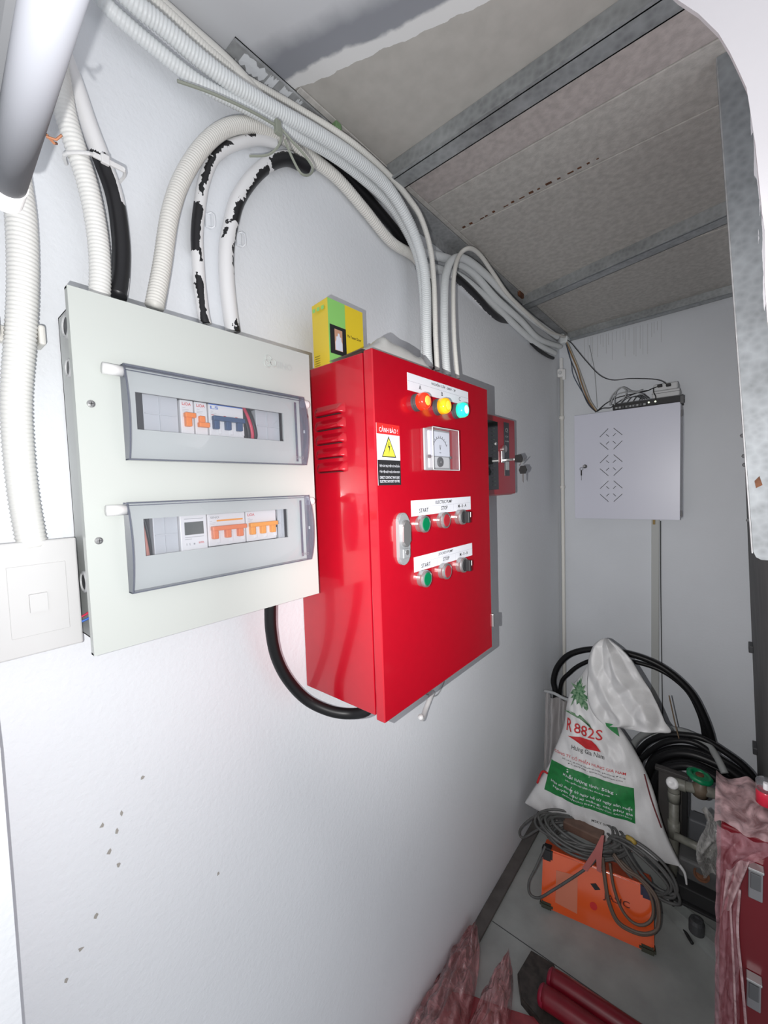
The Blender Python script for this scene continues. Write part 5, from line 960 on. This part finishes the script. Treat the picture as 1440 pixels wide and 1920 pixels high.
ppoly(tp, SGRND, 'green_tree_print')
ppoly([(0.150, 0.43), (0.175, 0.425), (0.21, 0.425), (0.25, 0.405), (0.262, 0.398), (0.25, 0.412), (0.215, 0.432), (0.18, 0.433)], SGRND, 'green_hill_print')
ppoly([(0.226, 0.46), (0.236, 0.455), (0.240, 0.465), (0.236, 0.48), (0.222, 0.492), (0.215, 0.485)], SGRND, 'tree_trunk_print')
stext([('R', 0.176, 0.385, 0.045, 0.022)], SREDP)
# folded open mouth of the sack
fl_rows_L = [(0.300, 0.425), (0.262, 0.45), (0.240, 0.49), (0.232, 0.54), (0.231, 0.594), (0.233, 0.646), (0.248, 0.697), (0.272, 0.724)]
fl_rows_R = [(0.336, 0.436), (0.486, 0.462), (0.474, 0.498), (0.452, 0.545), (0.424, 0.594), (0.391, 0.646), (0.345, 0.697), (0.296, 0.725)]
def flap(u, v):
    l = row(fl_rows_L, v); q_ = row(fl_rows_R, v); a = l[0] + (q_[0] - l[0]) * u; b_ = l[1] + (q_[1] - l[1]) * u
    e = math.sin(math.pi * u) ** 0.5 * math.sin(math.pi * min(1, v * .93 + .05)) ** 0.4
    w1 = nz((a, b_, 8), 5) * 0.55; fold = abs(((u * 2.2 + v * 0.9 + w1) % 1) - 0.5) * 2; fold = fold * (0.6 + 0.6 * abs(nz((a, b_, 2), 7)))
    h = 0.050 + 0.030 * e + (0.042 * (fold - 0.5) + 0.026 * abs(nz((a, b_ * 0.8, 5), 13)) * 2 + 0.004 * nz((a, b_, 1), 45)) * (0.3 + 0.7 * e) - 0.045 * (v > 0.85) * (v - 0.85) * 4
    return sp_(a, b_, h)
m = MB(); m.grid(flap, 60, 60); m.grid(lambda u, v: flap(u, v) - SN * 0.03 * math.sin(math.pi * u), 60, 60, True); m.build('open_sack_mouth', SACKM, r, True, weld=True)
m = MB().poly([tuple(sp_(0.290, 0.436, 0.060)), tuple(sp_(0.335, 0.440, 0.060)), tuple(sp_(0.345, 0.405, 0.058)), tuple(sp_(0.318, 0.418, 0.060))], SN, 0.001); m.build('green_inner_fold', SGREEN, r)
m = MB().tube([tuple(sp_(0.520, 0.064, 0.004)), tuple(sp_(0.533, 0.050, 0.004)), tuple(sp_(0.538, 0.028, 0.004)), tuple(sp_(0.540, 0.005, 0.004))], 0.004, seg=8, rr=lambda t: 1.3 - 0.8 * t); m.build('sack_tail', SACKM, r, True)
m = MB().tube([tuple(sp_(0.066, 0.128, 0.012)), tuple(sp_(0.084, 0.178, 0.02)), tuple(sp_(0.108, 0.186, 0.035))], 0.004, seg=8); m.build('red_side_print', SREDP, r, True)
m = MB().tube([tuple(sp_(0.418, 0.300, 0.018)), tuple(sp_(0.440, 0.230, 0.018)), tuple(sp_(0.470, 0.155, 0.014))], 0.0022, seg=8, step=0.004); m.build('red_edge_stripe', M('maroon_print', (0.12, 0.01, 0.015), 0.6), r, True)
# clear bag bundle left of the sack
def cf(u, v):
    y = 1.655 + 0.085 * v + 0.02 * math.sin(u * 14) * (1 - v * .4) + .006 * nz((u * 2, v, 0), 5)
    x = 0.050 + (0.110 * u) + 0.012 * (1 - v); z = 0.235 + 0.345 * v - 0.02 * abs(u - .5)
    return (x, y - 0.04 * math.sin(math.pi * u), z)
m = MB(); m.grid(cf, 44, 24); tag(m.build('clear_plastic_bag', clear('dull_clear_film', (0.75, 0.74, 0.74), 0.35, 0.25, 0.5, (0.42, 0.40, 0.40), False), None, True), 'crumpled clear plastic bag between the white sack and left wall', 'plastic bag')
m = MB().tube([(0.05, 1.72, 0.585), (0.09, 1.71, 0.592), (0.13, 1.70, 0.588), (0.16, 1.69, 0.592)], 0.006, seg=8); tag(m.build('knotted_bag_end', MGREY, None, True), 'twisted grey bag end above the clear plastic bag', 'plastic bag')
wire([(0.470, 1.80, 0.66), (0.485, 1.80, 0.58), (0.492, 1.80, 0.545), (0.500, 1.80, 0.51)], 0.0022, M('brown_string', (0.16, 0.11, 0.07), 0.6), 'short brown string right of the open sack mouth', 'string', 'string')
# ------------------------------------------------------------------ wrapped red cabinet lower right
WLATCH = M('dull_latch', (0.16, 0.16, 0.17), 0.45, 0.3)
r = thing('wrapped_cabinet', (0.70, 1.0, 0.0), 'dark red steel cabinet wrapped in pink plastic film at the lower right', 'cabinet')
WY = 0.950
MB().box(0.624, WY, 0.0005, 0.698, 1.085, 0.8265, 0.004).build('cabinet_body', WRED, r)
for z0 in (0.719, 0.517):
    l_ = MB().box(0.6615, WY - 0.010, z0, 0.680, WY - 0.0003, z0 + 0.056, 0.0015).build('latch', WLATCH, r)
    MB().box(0.6605, WY - 0.018, z0 + 0.056, 0.681, WY - 0.0005, z0 + 0.0605, 0.001).build('latch_lip', CHROME, l_)
    MB().box(0.664, WY - 0.0125, z0 + 0.020, 0.6775, WY - 0.0098, z0 + 0.048, 0.001).build('latch_plate', DGREY, l_)
def wf(u, v):
    zt = 0.832 - 0.40 * v; wx = (0.072 if v < 0.03 else 0.072 - 0.036 * min(1, (v - .03) * 10) - 0.008 * max(0, min(1, (v - .13) * 6)) if v < 0.3 else 0.0245 + 0.0115 * v)
    return (0.6185 + wx * u + 0.002 * nz((u, v * 4, 0), 3), WY - 0.013 - 0.010 * abs(math.sin(7 * u + 4 * v)) - 0.004 * nz((u * 2, v * 5, 0), 4), zt)
m = MB(); m.grid(wf, 24, 70); m.build('front_film', PFILM, r, True)
def wt(u, v):
    return (0.615 + 0.085 * u, WY - 0.012 + 0.145 * v, 0.832 + 0.010 * math.sin(9 * u + 3 * v) * 0.6 + 0.008 * nz((u * 4, v * 4, 2), 1.3) + 0.012 * v)
m = MB(); m.grid(wt, 40, 30); m.build('top_film', CFILM, r, True)
def wd(u, v): return (0.626 + (0.030 - 0.012 * v) * u + 0.006 * (1 - v), WY - 0.025 - 0.006 * math.sin(8 * u + 3 * v), 0.80 - 0.09 * v - 0.03 * (1 - u) * 1.2)
m = MB(); m.grid(wd, 16, 20); m.build('film_fold', CFILM, r, True)
m = MB(); m.tube([(0.650, WY - 0.022, 0.735), (0.648, WY - 0.024, 0.66), (0.655, WY - 0.022, 0.57), (0.661, WY - 0.022, 0.49)], 0.0022, seg=6).tube([(0.638, WY - 0.022, 0.70), (0.643, WY - 0.024, 0.60), (0.648, WY - 0.022, 0.47)], 0.0018, seg=6); m.build('film_crease', CFILM, r, True)
r = thing('red_bottle', (0.686, 1.02, 0.835), 'small red bottle with clear cap on the wrapped cabinet', 'bottle')
MB().lathe((0.686, 1.02, 0.848), (0, 0, 1), [(0, 0.012), (0.002, 0.014), (0.024, 0.014), (0.027, 0.013)], 24).build('bottle_body', M('bottle_red', (0.40, 0.01, 0.03), 0.25), r, True)
MB().lathe((0.686, 1.02, 0.875), (0, 0, 1), [(0, 0.0142), (0.016, 0.0142), (0.018, 0.012), (0.018, 0)], 24).build('clear_cap', GLASSB, r, True)
MB().cyl((0.686, 1.02, 0.876), (0.686, 1.02, 0.888), 0.004, seg=10).build('nozzle', WHITEP, r)
# ------------------------------------------------------------------ red trolley bar and dark plate on the floor
r = thing('red_steel_bar', (0.36, 1.12, 0.0), 'red double ribbed steel bar with a dark end plate on the floor', 'steel bar')
m = MB().poly([(0.179, 1.200, 0.0), (0.245, 1.205, 0.0), (0.330, 1.115, 0.0), (0.318, 1.065, 0.0), (0.268, 1.045, 0.0), (0.200, 1.065, 0.0), (0.170, 1.115, 0.0)], (0, 0, 1), 0.022)
bmesh.ops.bevel(m.bm, geom=[e for e in m.bm.edges if all(v.co.z > 0.02 for v in e.verts)], offset=0.003, segments=2, affect='EDGES')
m.build('end_plate', M('dirty_dark_plate', (0.055, 0.045, 0.04), 0.45, noise_amt=0.6, nscale=50), r)
m = MB()
m.tube([(0.262, 1.138, 0.052), (0.30, 1.140, 0.055), (0.40, 1.144, 0.055), (0.55, 1.150, 0.055), (0.70, 1.155, 0.055)], 0.0255, step=0.012, seg=18)
m.tube([(0.255, 1.085, 0.052), (0.30, 1.087, 0.055), (0.40, 1.091, 0.055), (0.55, 1.097, 0.055), (0.70, 1.102, 0.055)], 0.0255, step=0.012, seg=18)
m.poly([(0.26, 1.085, 0.040), (0.70, 1.102, 0.040), (0.70, 1.155, 0.040), (0.26, 1.138, 0.040)], (0, 0, 1), 0.016)
m.build('ribbed_bar', M('bar_red', (0.19, 0.005, 0.015), 0.35, noise_amt=0.25), r, True)
m = MB().lathe((0.250, 1.085, 0.052), (-1, 0, 0), [(-0.01, 0.0255), (0.0, 0.0255), (0.006, 0.019), (0.008, 0)], 18).lathe((0.257, 1.138, 0.052), (-1, 0, 0), [(-0.01, 0.0255), (0.0, 0.0255), (0.006, 0.019), (0.008, 0)], 18)
m.build('rounded_end', M('bar_red_end', (0.24, 0.008, 0.03), 0.3), r, True)
# pink film on the floor
def film_piece(cx, pts_top, lab, seed, y_near=0.62, w=0.10, hh=0.06):
    def f(u, v):
        x0, y1 = pts_top; ww = w * (1 - 0.50 * v) * max(0.02, 1 - v ** 7) ** 0.5
        x = cx + (x0 - cx) * v + ww * (u - 0.5); y = y_near + (y1 - y_near) * v
        z = 0.018 + hh * math.sin(math.pi * u) ** 0.8 * (1 - 0.45 * v) + 0.030 * abs(nz((u * 3 + seed, v * 4, 0), 1.6)) + 0.012 * nz((u * 8, v * 9, seed), 1.3)
        return (max(0.004, x), y, max(0.014, z))
    m = MB(); m.grid(f, 44, 60); return tag(m.build('pink_film', FFILM, None, True), lab, 'plastic film')
film_piece(0.075, (0.026, 1.135), 'crumpled pink plastic film against the foot of the left wall', 1, 0.70, 0.17, 0.07)
film_piece(0.185, (0.142, 1.120), 'crumpled pink plastic film beside the dark plate', 5, 0.72, 0.13, 0.075)
o = MB().poly([(0.02, 0.66, 0.002), (0.33, 0.66, 0.002), (0.335, 1.05, 0.002), (0.25, 1.058, 0.002), (0.16, 1.02, 0.002), (0.08, 0.99, 0.002), (0.03, 0.96, 0.002)], (0, 0, 1), 0.008).build('pink_sheet', M('pink_sheet_plastic', (0.30, 0.045, 0.055), 0.25, noise_amt=0.4, nscale=25, bump=0.8, bscale=30)); tag(o, 'flat pink plastic sheet under the crumpled film', 'plastic film')
# ------------------------------------------------------------------ joined small marks: too fine to pick apart
for o in list(SC.objects):
    n = o.name.split('.')[0]
    if o.type == 'MESH' and o.parent and n in ('lettering', 'small_print', 'faint_print', 'ruled_line', 'port_row', 'paint_dab', 'scuff_mark', 'slot_pattern', 'cap_clip', 'toggle_guard', 'red_mark', 'embossed_mark', 'film_crease', 'dark_speck', 'hanging_key', 'plug', 'screw_tip', 'bracket', 'cover_ridge'):
        o['kind'] = 'stuff'
